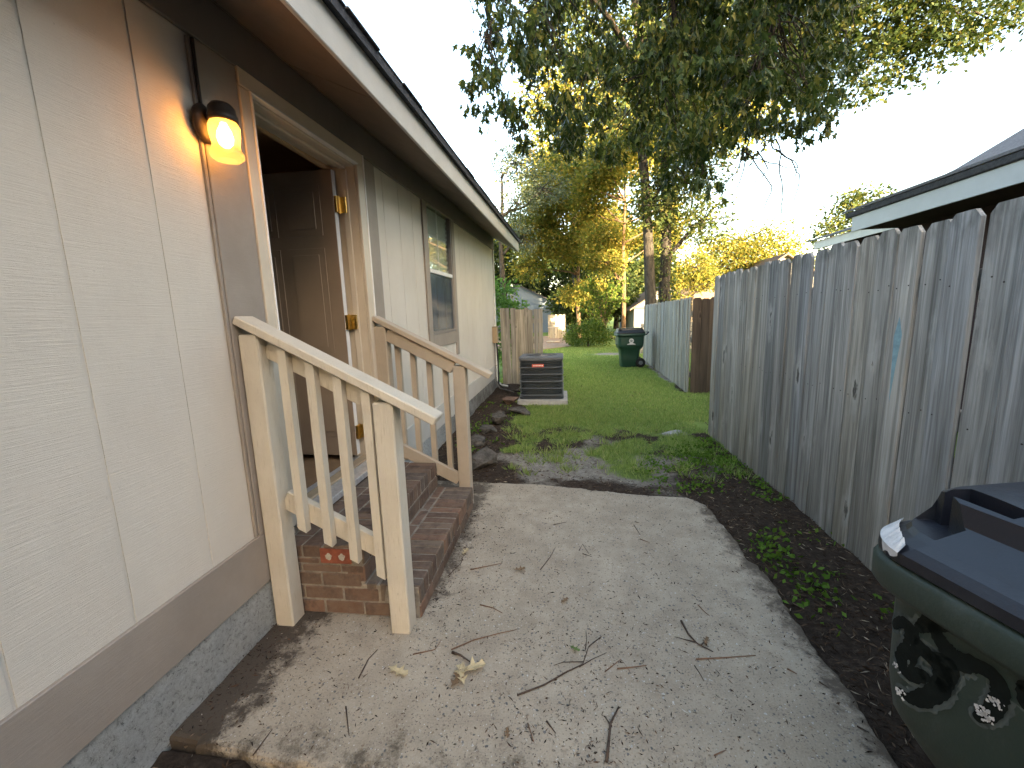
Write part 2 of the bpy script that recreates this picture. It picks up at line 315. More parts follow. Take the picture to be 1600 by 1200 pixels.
MAT['twig'] = simple('twig_bark', (0.085, 0.062, 0.05), 0.9, 0.1, 0, 0.4, 40, 0.5)
MAT['needle'] = simple('pine_straw', (0.20, 0.115, 0.075), 0.8, 0.2, 0, 0.3, 40, 0.2)
MAT['dryleaf'] = simple('dry_leaf', (0.46, 0.37, 0.22), 0.7, 0.3, 0, 0.35, 25, 0.4)
MAT['brownleaf'] = simple('brown_leaf', (0.16, 0.10, 0.055), 0.7, 0.3, 0, 0.35, 25, 0.4)
MAT['greenleaf'] = simple('fresh_leaf', (0.10, 0.15, 0.04), 0.6, 0.3, 0, 0.3, 25, 0.3)
MAT['grass'] = leaf_material('grass_blades', [(0, (0.14, 0.215, 0.06)), (0.45, (0.25, 0.35, 0.11)), (0.85, (0.34, 0.42, 0.15)), (1, (0.46, 0.42, 0.22))], 0.35, 0.03)
MAT['weed'] = leaf_material('weed_leaves', [(0, (0.06, 0.125, 0.02)), (1, (0.15, 0.25, 0.045))], 0.3, 0.02)
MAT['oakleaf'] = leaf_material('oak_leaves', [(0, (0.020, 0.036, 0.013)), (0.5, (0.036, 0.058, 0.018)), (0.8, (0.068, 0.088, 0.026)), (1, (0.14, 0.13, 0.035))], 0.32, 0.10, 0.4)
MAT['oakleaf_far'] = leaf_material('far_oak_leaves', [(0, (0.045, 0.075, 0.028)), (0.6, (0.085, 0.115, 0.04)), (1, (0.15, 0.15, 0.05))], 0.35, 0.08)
MAT['sunlit_leaf'] = leaf_material('sunlit_gold_leaves', [(0, (0.09, 0.13, 0.035)), (0.5, (0.19, 0.20, 0.05)), (1, (0.33, 0.26, 0.065))], 0.45, 0.03)  # green leaves with the low sun's yellow put into their colour
MAT['bluish'] = leaf_material('cool_green_leaves', [(0, (0.07, 0.10, 0.075)), (1, (0.15, 0.18, 0.13))], 0.35, 0.12)
MAT['pine'] = leaf_material('dark_pine_needles', [(0, (0.022, 0.040, 0.016)), (0.7, (0.05, 0.075, 0.028)), (1, (0.09, 0.10, 0.035))], 0.25, 0.05)
MAT['bushleaf'] = leaf_material('bush_leaves', [(0, (0.05, 0.10, 0.022)), (0.6, (0.10, 0.165, 0.035)), (1, (0.19, 0.21, 0.05))], 0.35, 0.06)
MAT['lightgreen'] = leaf_material('light_green_leaves', [(0, (0.07, 0.16, 0.045)), (1, (0.15, 0.27, 0.08))], 0.4, 0.05)
MAT['bark'] = bark_material('shaded_grey_bark', (0.022, 0.020, 0.018), (0.085, 0.078, 0.07))  # grey bark darkened so its colour carries the trunks' shade
MAT['bark_dark'] = bark_material('dark_twig_bark', (0.016, 0.013, 0.011), (0.045, 0.038, 0.033))
MAT['bark_lit'] = bark_material('sunlit_brown_bark', (0.07, 0.045, 0.03), (0.20, 0.14, 0.095))  # lighter, warmer bark: sunlight put into the trunk colour
MAT['blue_wall'] = simple('blue_grey_wall', (0.14, 0.175, 0.225), 0.8, 0.2, 0, 0.1, 2, 0)
MAT['grey_wall'] = simple('light_grey_wall', (0.20, 0.21, 0.225), 0.8, 0.2, 0, 0.08, 2, 0)
MAT['fascia_blue'] = simple('pale_grey_fascia', (0.45, 0.475, 0.52), 0.5, 0.4, 0, 0.06, 3, 0.05)
MAT['maroon'] = simple('dark_maroon_soffit', (0.045, 0.028, 0.028), 0.8, 0.2, 0, 0.2, 5, 0)
MAT['brown_door'] = simple('brown_garage_door', (0.13, 0.085, 0.065), 0.7, 0.3, 0, 0.1, 4, 0)
MAT['drive'] = simple('tan_gravel', (0.36, 0.25, 0.18), 0.95, 0.1, 0, 0.25, 6, 0.5)
MAT['lumber'] = simple('pale_lumber', (0.48, 0.40, 0.30), 0.8, 0.2, 0, 0.25, 6, 0.3)
MAT['pad'] = simple('pad_concrete', (0.36, 0.355, 0.34), 0.9, 0.2, 0, 0.2, 12, 0.4)
def bulb_material():
    m = bpy.data.materials.new('lit_bulb'); m.use_nodes = True; nt = m.node_tree; nt.nodes.clear()
    e = node(nt, 'ShaderNodeEmission', Color=(1.0, 0.42, 0.075, 1), Strength=7.0)
    o = nt.nodes.new('ShaderNodeOutputMaterial'); nt.links.new(e.outputs[0], o.inputs[0]); return m
MAT['bulb'] = bulb_material()

# ---------------------------------------------------------------- mesh helpers
def tag(o, label=None, cat=None, group=None, kind=None):
    for k, v in (('label', label), ('category', cat), ('group', group), ('kind', kind)):
        if v: o[k] = v
    return o
def empty(name, loc, label, cat, group=None, rz=0.0):
    o = bpy.data.objects.new(name, None); o.empty_display_size = 0.1; col.objects.link(o)
    o.location = loc; o.rotation_euler = (0, 0, rz); return tag(o, label, cat, group)
def wloc(o):
    v = Vector(o.location)
    while o.parent: o = o.parent; v += Vector(o.location)
    return v
def link(name, me, m, parent=None, loc=(0, 0, 0), rot=None, local=False):
    o = bpy.data.objects.new(name, me); col.objects.link(o)
    if m and not me.materials: me.materials.append(MAT[m] if isinstance(m, str) else m)
    o.location = loc
    if rot: o.rotation_euler = rot
    if parent:
        o.parent = parent
        if not local: o.location = Vector(loc)-wloc(parent)
    return o
TILT = 0.0334
def tz(y, z):                       # the eaves line climbs slightly along the house
    return z + (TILT*(y-1.45)*(z-1.42)/1.05 if z > 1.42 else 0.0)
class MB:
    def __init__(s): s.v = []; s.f = []
    def add(s, v, f):
        b = len(s.v); s.v += [tuple(p) for p in v]; s.f += [tuple(i+b for i in q) for q in f]; return s
    def cbox(s, x0, x1, y0, y1, z0, z1, c=0.003):
        if x1 < x0: x0, x1 = x1, x0
        if y1 < y0: y0, y1 = y1, y0
        C = Vector(((x0+x1)/2, (y0+y1)/2, (z0+z1)/2))
        return s.obox(C, (1, 0, 0), (0, 1, 0), (0, 0, 1), (x1-x0)/2, (y1-y0)/2, (z1-z0)/2, c)
    def obox(s, C, ax, ay, az, hx, hy, hz, c=0.003):
        C = Vector(C); ax, ay, az = Vector(ax), Vector(ay), Vector(az)
        c = min(c, hx*0.45, hy*0.45, hz*0.45); v = []; idx = {}
        for sx in (-1, 1):
            for sy in (-1, 1):
                for sz in (-1, 1):
                    for k in range(3):
                        d = [hx, hy, hz]
                        for j in range(3):
                            if j != k: d[j] -= c
                        idx[(sx, sy, sz, k)] = len(v)
                        v.append(C+ax*(sx*d[0])+ay*(sy*d[1])+az*(sz*d[2]))
        f = []
        I = lambda a, b, d, k: idx[(a, b, d, k)]
        for q in (-1, 1):
            f.append([I(q, -1, -1, 0), I(q, 1, -1, 0), I(q, 1, 1, 0), I(q, -1, 1, 0)][::q])
            f.append([I(-1, q, -1, 1), I(-1, q, 1, 1), I(1, q, 1, 1), I(1, q, -1, 1)][::q])
            f.append([I(-1, -1, q, 2), I(1, -1, q, 2), I(1, 1, q, 2), I(-1, 1, q, 2)][::q])
        for a in (-1, 1):
            for b in (-1, 1):
                o_ = a*b
                f.append([I(a, b, -1, 0), I(a, b, -1, 1), I(a, b, 1, 1), I(a, b, 1, 0)][::o_])
                f.append([I(a, -1, b, 0), I(a, 1, b, 0), I(a, 1, b, 2), I(a, -1, b, 2)][::o_])
                f.append([I(-1, a, b, 1), I(-1, a, b, 2), I(1, a, b, 2), I(1, a, b, 1)][::o_])
                for d in (-1, 1): f.append([I(a, b, d, 0), I(a, b, d, 1), I(a, b, d, 2)][::(a*b*d)])
        return s.add(v, f)
    def beam(s, p0, p1, w_, h_, side=(0, 1, 0), c=0.003):
        p0, p1 = Vector(p0), Vector(p1); ax = (p1-p0).normalized(); ay = Vector(side); ay = (ay-ax*ay.dot(ax)).normalized(); az = ax.cross(ay)
        return s.obox((p0+p1)/2, ax, ay, az, (p1-p0).length/2, w_/2, h_/2, c)
    def tube(s, pts, r, n=8, cap=True):
        pts = [Vector(p) for p in pts]; rs = r if isinstance(r, (list, tuple)) else [r]*len(pts)
        prev = None; v = []; f = []
        for i, p in enumerate(pts):
            t = (pts[min(i+1, len(pts)-1)]-pts[max(i-1, 0)]).normalized()
            if prev is None: u = t.orthogonal().normalized()
            else: u = (prev-t*prev.dot(t)).normalized()
            prev = u; w2 = t.cross(u)
            for k in range(n):
                a = 2*math.pi*k/n; v.append(p+(u*math.cos(a)+w2*math.sin(a))*rs[i])
        for i in range(len(pts)-1):
            for k in range(n):
                f.append((i*n+k, i*n+(k+1) % n, (i+1)*n+(k+1) % n, (i+1)*n+k))
        if cap: f.append(tuple(range(n))[::-1]); f.append(tuple((len(pts)-1)*n+k for k in range(n)))
        return s.add(v, f)
    def lathe(s, prof, n=20, C=(0, 0, 0)):
        v = []; f = []; m = len(prof)
        for r, z in prof:
            for k in range(n):
                a = 2*math.pi*k/n; v.append((C[0]+r*math.cos(a), C[1]+r*math.sin(a), C[2]+z))
        for i in range(m-1):
            for k in range(n): f.append((i*n+k, i*n+(k+1) % n, (i+1)*n+(k+1) % n, (i+1)*n+k))
        f.append(tuple(range(n))[::-1]); f.append(tuple((m-1)*n+k for k in range(n)))
        return s.add(v, f)
    def loops(s, ls, cap=True):
        n = len(ls[0]); v = [p for l in ls for p in l]; f = []
        for i in range(len(ls)-1):
            for k in range(n): f.append((i*n+k, i*n+(k+1) % n, (i+1)*n+(k+1) % n, (i+1)*n+k))
        if cap: f.append(tuple(range(n))[::-1]); f.append(tuple((len(ls)-1)*n+k for k in range(n)))
        return s.add(v, f)
    def prism(s, poly, z0, z1):
        n = len(poly); v = [(x, y, z0) for x, y in poly]+[(x, y, z1) for x, y in poly]
        return s.add(v, [tuple(range(n))[::-1], tuple(range(n, 2*n))]+[(i, (i+1) % n, n+(i+1) % n, n+i) for i in range(n)])
    def mesh(s, name, tilt=False, smooth=False):
        me = bpy.data.meshes.new(name)
        v = [(p[0], p[1], tz(p[1], p[2])) for p in s.v] if tilt else s.v
        me.from_pydata(v, [], s.f); me.update()
        if smooth: me.shade_smooth()
        return me
    def build(s, name, m, parent=None, tilt=False, smooth=False, local=False):
        return link(name, s.mesh(name, tilt, smooth), m, parent, local=local)
def np_mesh(name, V, Fc, smooth=False):
    me = bpy.data.meshes.new(name); V = np.asarray(V, np.float32); Fc = np.asarray(Fc, np.int32); k = Fc.shape[1]
    me.vertices.add(len(V)); me.vertices.foreach_set('co', V.ravel())
    me.loops.add(Fc.size); me.loops.foreach_set('vertex_index', Fc.ravel())
    me.polygons.add(len(Fc)); me.polygons.foreach_set('loop_start', np.arange(0, Fc.size, k, dtype=np.int32))
    if smooth: me.polygons.foreach_set('use_smooth', np.ones(len(Fc), bool))
    me.update(calc_edges=True); return me
def vnoise(x, y, s=0):              # value noise, 0..1
    xi = np.floor(x).astype(np.int64); yi = np.floor(y).astype(np.int64); fx = x-xi; fy = y-yi
    fx = fx*fx*(3-2*fx); fy = fy*fy*(3-2*fy)
    def h(a, b):
        n_ = (a*374761393+b*668265263+s*982451653) & 0x7fffffff; n_ = ((n_ ^ (n_ >> 13))*1274126177) & 0x7fffffff
        return ((n_ ^ (n_ >> 16)) & 0xffff)/65535.0
    return (h(xi, yi)*(1-fx)+h(xi+1, yi)*fx)*(1-fy)+(h(xi, yi+1)*(1-fx)+h(xi+1, yi+1)*fx)*fy
def fbm(x, y, o=4, s=0):
    t = 0; a = 0.5
    for i in range(o): t = t+a*vnoise(x*2**i+i*13.7, y*2**i+i*7.3, s+i); a *= 0.5
    return t/(1-0.5**o)
def sstep(a, b, x): t = np.clip((x-a)/(b-a), 0, 1); return t*t*(3-2*t)
def nrm(a): return a/(np.linalg.norm(a, axis=-1, keepdims=True)+1e-9)
LEAF_OAK = (np.array([(0, 0, 0), (.45, .17, .03), (1, 0, -.10), (.45, -.17, .03), (.22, .05, .02), (.66, .40, -.02), (.58, .09, .02), (.22, -.05, .02), (.58, -.09, .02), (.66, -.40, -.02),
                      (.08, .02, 0), (.30, .26, -.02), (.27, .05, .02), (.08, -.02, 0), (.27, -.05, .02), (.30, -.26, -.02)], float),
            np.array([(0, 1, 2), (0, 2, 3), (4, 6, 5), (7, 9, 8), (10, 12, 11), (13, 15, 14)]))
LEAF_DIA = (np.array([(0, 0, 0), (.5, .30, .04), (1, 0, -.06), (.5, -.30, .04)], float), np.array([(0, 1, 2, 3)]))
BLADE = (np.array([(0, -.5, 0), (0, .5, 0), (1, 0, 0)], float), np.array([(0, 1, 2)]))
def leaves_np(P, D, S, tmpl, W=None):
    """many leaves: positions, directions, lengths -> verts, faces"""
    T, Fc = tmpl; N = len(P); D = nrm(D)
    rnd = nrm(rng.normal(size=(N, 3))); side = nrm(np.cross(D, rnd)); nn = np.cross(D, side)
    S = np.broadcast_to(np.asarray(S, float), (N,)); W = S if W is None else np.broadcast_to(np.asarray(W, float), (N,))
    V = P[:, None]+S[:, None, None]*T[None, :, 0:1]*D[:, None]+W[:, None, None]*T[None, :, 1:2]*side[:, None]+S[:, None, None]*T[None, :, 2:3]*nn[:, None]
    Fa = Fc[None]+(np.arange(N)*len(T))[:, None, None]
    return V.reshape(-1, 3), Fa.reshape(-1, Fc.shape[1])
def ray(u, v): return R@_d(u, v)
def at(u, v, y):                    # a point of the photograph at depth y along the yard
    r = ray(u, v); return CAM+r*(y/r[1])
def gnd(u, v, z=0.0):
    r = ray(u, v); return CAM+r*((z-CAM[2])/r[2])

# ================================================================ GROUND
SLAB = [(-1.405, 1.09), (-1.22, 1.076), (-1.01, 1.05), (-0.59, 1.045), (0.0, 1.02), (0.55, 0.99), (1.02, 0.97), (1.032, 1.272), (1.033, 1.404), (1.045, 1.594), (1.037, 1.744), (1.053, 1.992),
        (1.071, 2.20), (1.06, 2.30), (1.025, 2.365), (1.055, 2.633), (1.03, 2.827), (1.036, 2.993), (1.0, 3.12), (0.93, 3.19), (0.7, 3.21), (0.458, 3.241), (-0.19, 3.378), (-0.813, 3.419), (-1.405, 3.46)]
def in_poly(x, y, poly):
    r = np.zeros(np.shape(x), bool); n = len(poly)
    for i in range(n):
        x0, y0 = poly[i]; x1, y1 = poly[(i+1) % n]
        c = ((y0 > y) != (y1 > y)) & (x < (x1-x0)*(y-y0)/(y1-y0+1e-12)+x0); r ^= c
    return r
def grass_mask(x, y):
    n1 = fbm(x*1.6, y*1.6, 4, 3); n2 = fbm(x*5, y*5, 3, 9)
    g = sstep(3.9, 5.7, y+(n1-0.5)*3.4+(n2-0.5)*1.6+0.30*np.clip(x, -1, 2))
    g = np.maximum(g, 0.85*sstep(3.9, 4.4, y+(n1-.5)*.6)*sstep(0.95, 1.2, x)*(y < 5.3))
    g *= sstep(-0.85, -0.45, x+(n2-0.5)*0.5+0.06*(y-5))*(y < 9)+(y >= 9)
    g *= 1-0.95*np.exp(-(((x-0.25+(n1-.5)*.9)/0.6)**2+((y-3.85+(n2-.5)*.9)/0.38)**2)*1.2)
    g *= 1-0.95*np.exp(-(((x-1.3)/0.22)**2+((y-5.05)/0.14)**2))
    g *= 1-0.85*np.exp(-(((x-1.6)/0.9)**2+((y-15.6)/0.8)**2))
    fx = np.where(y < 5.0, 1.62, np.where(y < 7.7, 3.0, 2.2+0.045*(y-7.7)))
    g *= sstep(0.0, 0.28, fx-x+(n2-0.5)*0.3)+(x > fx)
    return np.clip(g, 0, 1)
def sand_mask(x, y):
    n = fbm(x*3, y*3, 3, 21)
    n4 = fbm(x*1.9, y*1.9, 3, 77); s = np.exp(-(((x-0.2+(n4-.5)*1.5)/0.65)**2+((y-4.0+(n-.5)*1.6)/0.42)**2))*1.15+1.2*np.exp(-(((x-1.27)/0.2)**2+((y-5.05)/0.12)**2))+np.exp(-(((x-1.6)/1.0)**2+((y-15.6)/0.9)**2))
    s = s+0.5*np.exp(-((x-2.2-0.045*(y-7.7)+0.12)/0.2)**2)*(y > 8.5)*(y < 13)
    return np.clip(s*(0.55+0.9*n), 0, 1)
def ground_z(x, y):
    z = -0.03+(fbm(x*2.2, y*2.2, 4, 5)-0.5)*0.05+(fbm(x*11, y*11, 2, 8)-0.5)*0.022
    far = sstep(9, 25, np.abs(y)); z = z*(1-far)+(-0.03)*far
    z = z+0.05*np.exp(-((x+1.15)/0.3)**2)*sstep(3.5, 4.2, y)*(y < 9)+0.03*np.exp(-((x-1.6)/0.2)**2)*(y < 5)
    near = (x > -1.6) & (x < 1.2) & (y > 0.9) & (y < 3.6)
    return np.where(in_poly(x, y, SLAB) & near, -0.09, np.where((y < 1.1) & (y > -2) & (x < 1.1), z-0.008, z))
xs = np.unique(np.round(np.concatenate([[-400, -150, -60, -30, -15, -8, -5, -3, -2.2], np.arange(-1.7, 3.2, 0.055), np.arange(3.2, 8, 0.4), [9, 11, 14, 20, 30, 60, 150, 400]]), 4))
ys = np.unique(np.round(np.concatenate([[-200, -60, -20, -8, -3, -1, 0], np.arange(0.4, 7.5, 0.055), np.arange(7.5, 20, 0.16), np.arange(20, 40, 1.0), [45, 55, 70, 100, 200, 600]]), 4))
GX, GY = np.meshgrid(xs, ys); GZ = ground_z(GX, GY)
nx, ny = len(xs), len(ys); ii = (np.arange(ny-1)[:, None]*nx+np.arange(nx-1)[None]).ravel()
me = np_mesh('ground', np.stack([GX, GY, GZ], -1).reshape(-1, 3), np.stack([ii, ii+1, ii+nx+1, ii+nx], -1), True)
for nm, fn in (('grass', grass_mask), ('sand', sand_mask)):
    a = me.attributes.new(nm, 'FLOAT', 'POINT'); a.data.foreach_set('value', fn(GX, GY).ravel().astype(np.float32))
tag(link('ground', me, 'ground'), kind='structure')
# patio slab, its rim slightly broken
def slab():
    pts = []
    for i in range(len(SLAB)):
        a = np.array(SLAB[i]); b = np.array(SLAB[(i+1) % len(SLAB)]); n = max(1, int(np.linalg.norm(b-a)/0.022))
        for k in range(n): pts.append(a+(b-a)*k/n)
    pts = np.array(pts)
    c = pts.mean(0); jit = (fbm(pts[:, 0]*9, pts[:, 1]*9, 3, 31)-0.5)[:, None]*0.03+(fbm(pts[:, 0]*37, pts[:, 1]*37, 2, 35)-0.5)[:, None]*0.03
    pts = pts+(c-pts)/np.linalg.norm(c-pts, axis=1, keepdims=True)*jit*(pts[:, 0:1] > -1.3)
    L = lambda ins, z: [tuple(p+(c-p)/np.linalg.norm(c-p)*ins)+(z,) for p in pts]
    mb = MB(); mb.loops([L(0.0, -0.13), L(-0.002, -0.016), L(0.006, -0.004), L(0.022, 0.0)])
    return mb
tag(slab().build('patio_slab', 'slab'), kind='structure')
mb = MB(); mb.prism([(-14, 17.6), (-3, 17.8), (-0.9, 18.2), (0.25, 19.6), (0.4, 23), (-0.2, 30), (-14, 30)], -0.05, 0.012)
tag(mb.build('driveway', 'drive'), kind='structure')

# ================================================================ HOUSE
house = empty('siding_house', (-5.4, 2.4, 0.0), 'beige panel-sided house with taupe trim and an open back door', 'house')
WX = -1.405                          # face of the siding
NEAR_Y, FAR_Y = -4.0, 8.52
def strip(y0, y1, z0=0.40, z1=2.62):
    MB().cbox(WX-0.004, WX, y0+0.0045, y1-0.0045, z0, z1, 0.0018).build('siding_board', 'siding', house, tilt=True)
e = 1.602
edges = [1.602, 1.361]+[1.361-0.305*k for k in range(1, 7)]
for a, b in zip(edges[1:], edges[:-1]): strip(a, b)
MB().cbox(WX-0.004, WX, NEAR_Y, edges[-1]-0.004, 0.40, 2.62).build('siding_panel', 'siding', house, tilt=True)
for a, b in zip([3.15, 3.31, 3.63, 3.95], [3.31, 3.63, 3.95, 4.21]): strip(a, b)
for a, b in zip([4.21, 4.54, 4.85, 5.16], [4.54, 4.85, 5.16, 5.42]): strip(a, b, 0.40, 1.13)
q = 5.42
while q < FAR_Y-0.12: strip(q, min(q+0.305, FAR_Y-0.06)); q += 0.305
# backing of the wall (grooves look onto it) with the door and window openings
def core(y0, y1, z0, z1, n='wall'): MB().cbox(-1.56, WX-0.0035, y0, y1, z0, z1, 0.001).build(n, 'siding', house, tilt=True)
core(NEAR_Y, 1.84, 0.2, 2.75); core(2.91, 4.33, 0.2, 2.75); core(4.33, 5.30, 0.2, 1.25); core(4.33, 5.30, 2.52, 2.75); core(5.30, FAR_Y-0.02, 0.2, 2.75); core(1.84, 2.91, 2.46, 2.75); core(1.84, 2.91, 0.1, 0.37)
# trim
def trim(y0, y1, z0, z1, m='taupe', x1=-1.388, n='trim_board', x0=None): return MB().cbox(x0 or WX+0.0004, x1, y0, y1, z0, z1, 0.003).build(n, m, house, tilt=True)
trim(NEAR_Y, 1.655, 0.232, 0.471); trim(1.602, 1.818, 0.473, 2.505); trim(2.962, 3.148, 0.473, 2.505); trim(3.0, FAR_Y, 0.232, 0.471, 'fascia', n='base_board')
trim(FAR_Y-0.09, FAR_Y, 0.473, 2.60, 'siding', n='corner_board')
trim(4.215, 4.335, 1.0, 2.52); trim(5.295, 5.425, 0.96, 2.60); trim(4.337, 5.293, 1.12, 1.262)
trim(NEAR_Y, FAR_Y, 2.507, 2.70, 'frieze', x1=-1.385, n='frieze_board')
MB().cbox(WX+0.0005, -1.391, 1.585, 1.598, 0.473, 2.5, 0.002).build('trim_batten', 'taupe', house, tilt=True)
# foundation: lumpy parged wall
def foundation():
    yy = np.concatenate([[NEAR_Y], np.arange(0.3, FAR_Y, 0.03), [FAR_Y-0.01]]); zz = np.linspace(-0.16, 0.262, 15)
    Yg, Zg = np.meshgrid(yy, zz); wavy = np.clip((Zg-0.20)/0.06, 0, 1)
    Xg = -1.415+0.018*fbm(Yg*14, Zg*14, 3, 41)+0.012*fbm(Yg*3, Zg*5, 2, 44)-0.02*wavy
    Zg = Zg+wavy*(fbm(Yg*5, Yg*0+1, 3, 47)-0.5)*0.03
    a, b = len(yy), len(zz); i = (np.arange(b-1)[:, None]*a+np.arange(a-1)[None]).ravel()
    return np_mesh('foundation', np.stack([Xg, Yg, Zg], -1).reshape(-1, 3), np.stack([i, i+1, i+a+1, i+a], -1), True)
link('foundation', foundation(), 'stucco', house)
MB().cbox(-9.6, -1.45, NEAR_Y+.1, FAR_Y-0.03, -0.3, 0.2).build('foundation_core', 'stucco', house)
# other walls of the shell
MB().cbox(-9.7, -1.56, FAR_Y-0.14, FAR_Y-0.005, 0.2, 2.8).build('wall', 'siding', house, tilt=True)
MB().add([(-1.40, FAR_Y-.006, 2.75), (-9.7, FAR_Y-.006, 2.75), (-5.5, FAR_Y-.006, 4.95), (-1.40, FAR_Y-.1, 2.75), (-9.7, FAR_Y-.1, 2.75), (-5.5, FAR_Y-.1, 4.95)], [(0, 1, 2), (5, 4, 3), (0, 2, 5, 3), (1, 4, 5, 2), (0, 3, 4, 1)]).build('gable', 'siding', house, tilt=True)
MB().cbox(-9.7, -9.55, NEAR_Y, FAR_Y-0.15, 0.2, 2.75).build('wall', 'siding', house)
MB().cbox(-9.7, -1.56, NEAR_Y, NEAR_Y+0.12, 0.2, 2.75).build('wall', 'siding', house)
# eaves: sloping soffit, fascia, shingled roof
EX = -0.90; PITCH = 0.5; R0, R1 = -4.3, 8.66
def zroof(x): return 2.60+PITCH*(EX-x)
def sheet(x0, x1, z0, z1, y0, y1, th, name, m, par=house, tilt=True):
    v = [(x0, y0, z0), (x1, y0, z1), (x1, y1, z1), (x0, y1, z0)]; v += [(a, b, c+th) for a, b, c in v]
    return MB().add(v, [(3, 2, 1, 0), (4, 5, 6, 7), (0, 1, 5, 4), (1, 2, 6, 5), (2, 3, 7, 6), (3, 0, 4, 7)]).build(name, m, par, tilt=tilt)
for k in range(6):                   # plywood soffit sheets between butt joints
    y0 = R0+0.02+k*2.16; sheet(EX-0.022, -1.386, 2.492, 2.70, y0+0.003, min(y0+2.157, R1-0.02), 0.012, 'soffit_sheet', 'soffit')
vent = MB()
for k in range(5): vent.beam((-1.15+0.03*k, 3.9, 2.497+.115-.0135*k), (-1.15+0.03*k, 4.35, 2.497+.115-.0135*k), 0.022, 0.006, (1, 0, -.45), 0.001)
vent.build('soffit_vent', 'white', house, tilt=True)
MB().cbox(EX-0.02, EX, R0, R1, 2.473, 2.625, 0.003).build('fascia', 'fascia', house, tilt=True)
sheet(EX-0.021, -1.38, 2.473, 2.70, R1-0.022, R1-0.001, 0.15, 'rake_board', 'fascia')
roof = sheet(EX+0.035, -5.5, zroof(EX+.035)+0.03, zroof(-5.5)+0.03, R0-.05, R1+.04, 0.05, 'roof', 'shingle')
sheet(-5.5, -10.2, zroof(-5.5)+0.03, zroof(-0.8)+0.03, R0-.05, R1+.04, 0.05, 'roof', 'shingle')
MB().cbox(EX-0.03, EX+0.012, R0, R1+0.01, 2.627, 2.642, 0.002).build('drip_edge', 'shingle', house, tilt=True)
for k in range(42):                  # front edge of the starter shingles
    y0 = R0+k*0.305; j = random.uniform(-.006, .006)
    if y0 > 0.5: MB().cbox(EX-0.1, EX+0.046+j, y0+0.003, y0+0.302, 2.655, 2.6635+abs(j)*.3, 0.002).build('shingle', 'shingle', house, tilt=True)
# door casing, jambs, threshold
def jamb(n, m, *b, t=True): return MB().cbox(*b).build(n, m, house, tilt=t)
jamb('door_casing', 'cream', WX+.001, -1.382, 1.820, 1.888, 0.40, 2.435); jamb('door_casing', 'cream', WX+.001, -1.382, 2.866, 2.958, 0.40, 2.435); jamb('door_casing', 'cream', WX+.001, -1.381, 1.820, 2.958, 2.437, 2.512)
jamb('casing_bead', 'white', WX+.001, -1.374, 1.880, 1.890, 0.40, 2.433); jamb('casing_bead', 'white', WX+.001, -1.374, 2.948, 2.960, 0.40, 2.51); jamb('casing_bead', 'white', WX+.001, -1.373, 1.878, 2.868, 2.428, 2.4365)
jamb('door_jamb', 'cream', -1.60, WX-.001, 1.868, 1.886, 0.40, 2.435); jamb('door_jamb', 'cream', -1.60, WX-.001, 2.868, 2.886, 0.40, 2.435); jamb('door_jamb', 'cream', -1.60, WX-.001, 1.8865, 2.8675, 2.418, 2.434)
jamb('door_stop', 'cream', -1.50, -1.46, 2.852, 2.8675, 0.43, 2.40); jamb('door_stop', 'cream', -1.50, -1.46, 1.8865, 2.8515, 2.402, 2.4175)
jamb('threshold', 'alum', -1.60, -1.355, 1.870, 2.885, 0.372, 0.412, t=False); jamb('threshold_ridge', 'box_tan', -1.53, -1.46, 1.89, 2.864, 0.4125, 0.428, t=False)
# the open six-panel door, swung in on its far jamb
DY = 2.815
dl = MB().cbox(-2.335, -1.535, DY-0.022, DY+0.022, 0.447, 2.392, 0.002).build('door', 'door', house, tilt=True); dl['label'] = 'open six-panel door swung inward'
for x0, x1 in ((-1.66, -1.88), (-1.99, -2.21)):
    for z0, z1 in ((0.62, 1.10), (1.24, 1.88), (2.02, 2.27)):
        m_ = MB().cbox(x1-.03, x0+.03, DY-0.0265, DY-0.021, z0-.03, z1+.03, 0.004); o = m_.build('panel_moulding', 'door', dl, tilt=True)
        MB().cbox(x1+.012, x0-.012, DY-0.033, DY-0.0262, z0+.012, z1-.012, 0.006).build('door_panel', 'door', dl, tilt=True)
MB().cbox(-1.5345, -1.532, DY-0.021, DY+0.021, 0.45, 2.39, 0.0005).build('door_edge_strip', 'white', dl, tilt=True)
for z in (0.62, 1.42, 2.18):
    h = MB().cbox(-1.512, -1.470, 2.838, 2.851, z-0.05, z+0.05, 0.002); h.cbox(-1.531, -1.513, DY-.022, DY+.030, z-.05, z+.05, .001)
    h.tube([(-1.518, 2.832, z-0.056), (-1.518, 2.832, z+0.056)], 0.0075, 8)
    for dz in (-.035, 0, .035): h.lathe([(0.005, 0), (0.004, 0.003), (0.001, 0.0035)], 6, (-1.49, 2.838, z+dz))
    h.build('hinge', 'brass', dl, tilt=True)
# room behind the door
MB().cbox(-4.6, -1.602, 0.6, 4.2, 0.30, 0.405, .001).build('floor', 'floor_in', house)
for b in ((-4.7, -4.6, .5, 4.3, .3, 2.9), (-4.6, -1.565, .5, .6, .3, 2.9), (-4.6, -1.565, 4.2, 4.3, .3, 2.9), (-4.6, -1.565, .6, 4.2, 2.72, 2.9)):
    MB().cbox(*b, .001).build('interior_wall', 'interior', house)
MB().cbox(-1.597, -1.562, .6, 1.866, .405, 2.72, .001).build('interior_wall', 'interior', house); MB().cbox(-1.597, -1.562, 2.888, 4.2, .405, 2.72, .001).build('interior_wall', 'interior', house); MB().cbox(-1.597, -1.562, 1.867, 2.887, 2.44, 2.72, .001).build('interior_wall', 'interior', house)
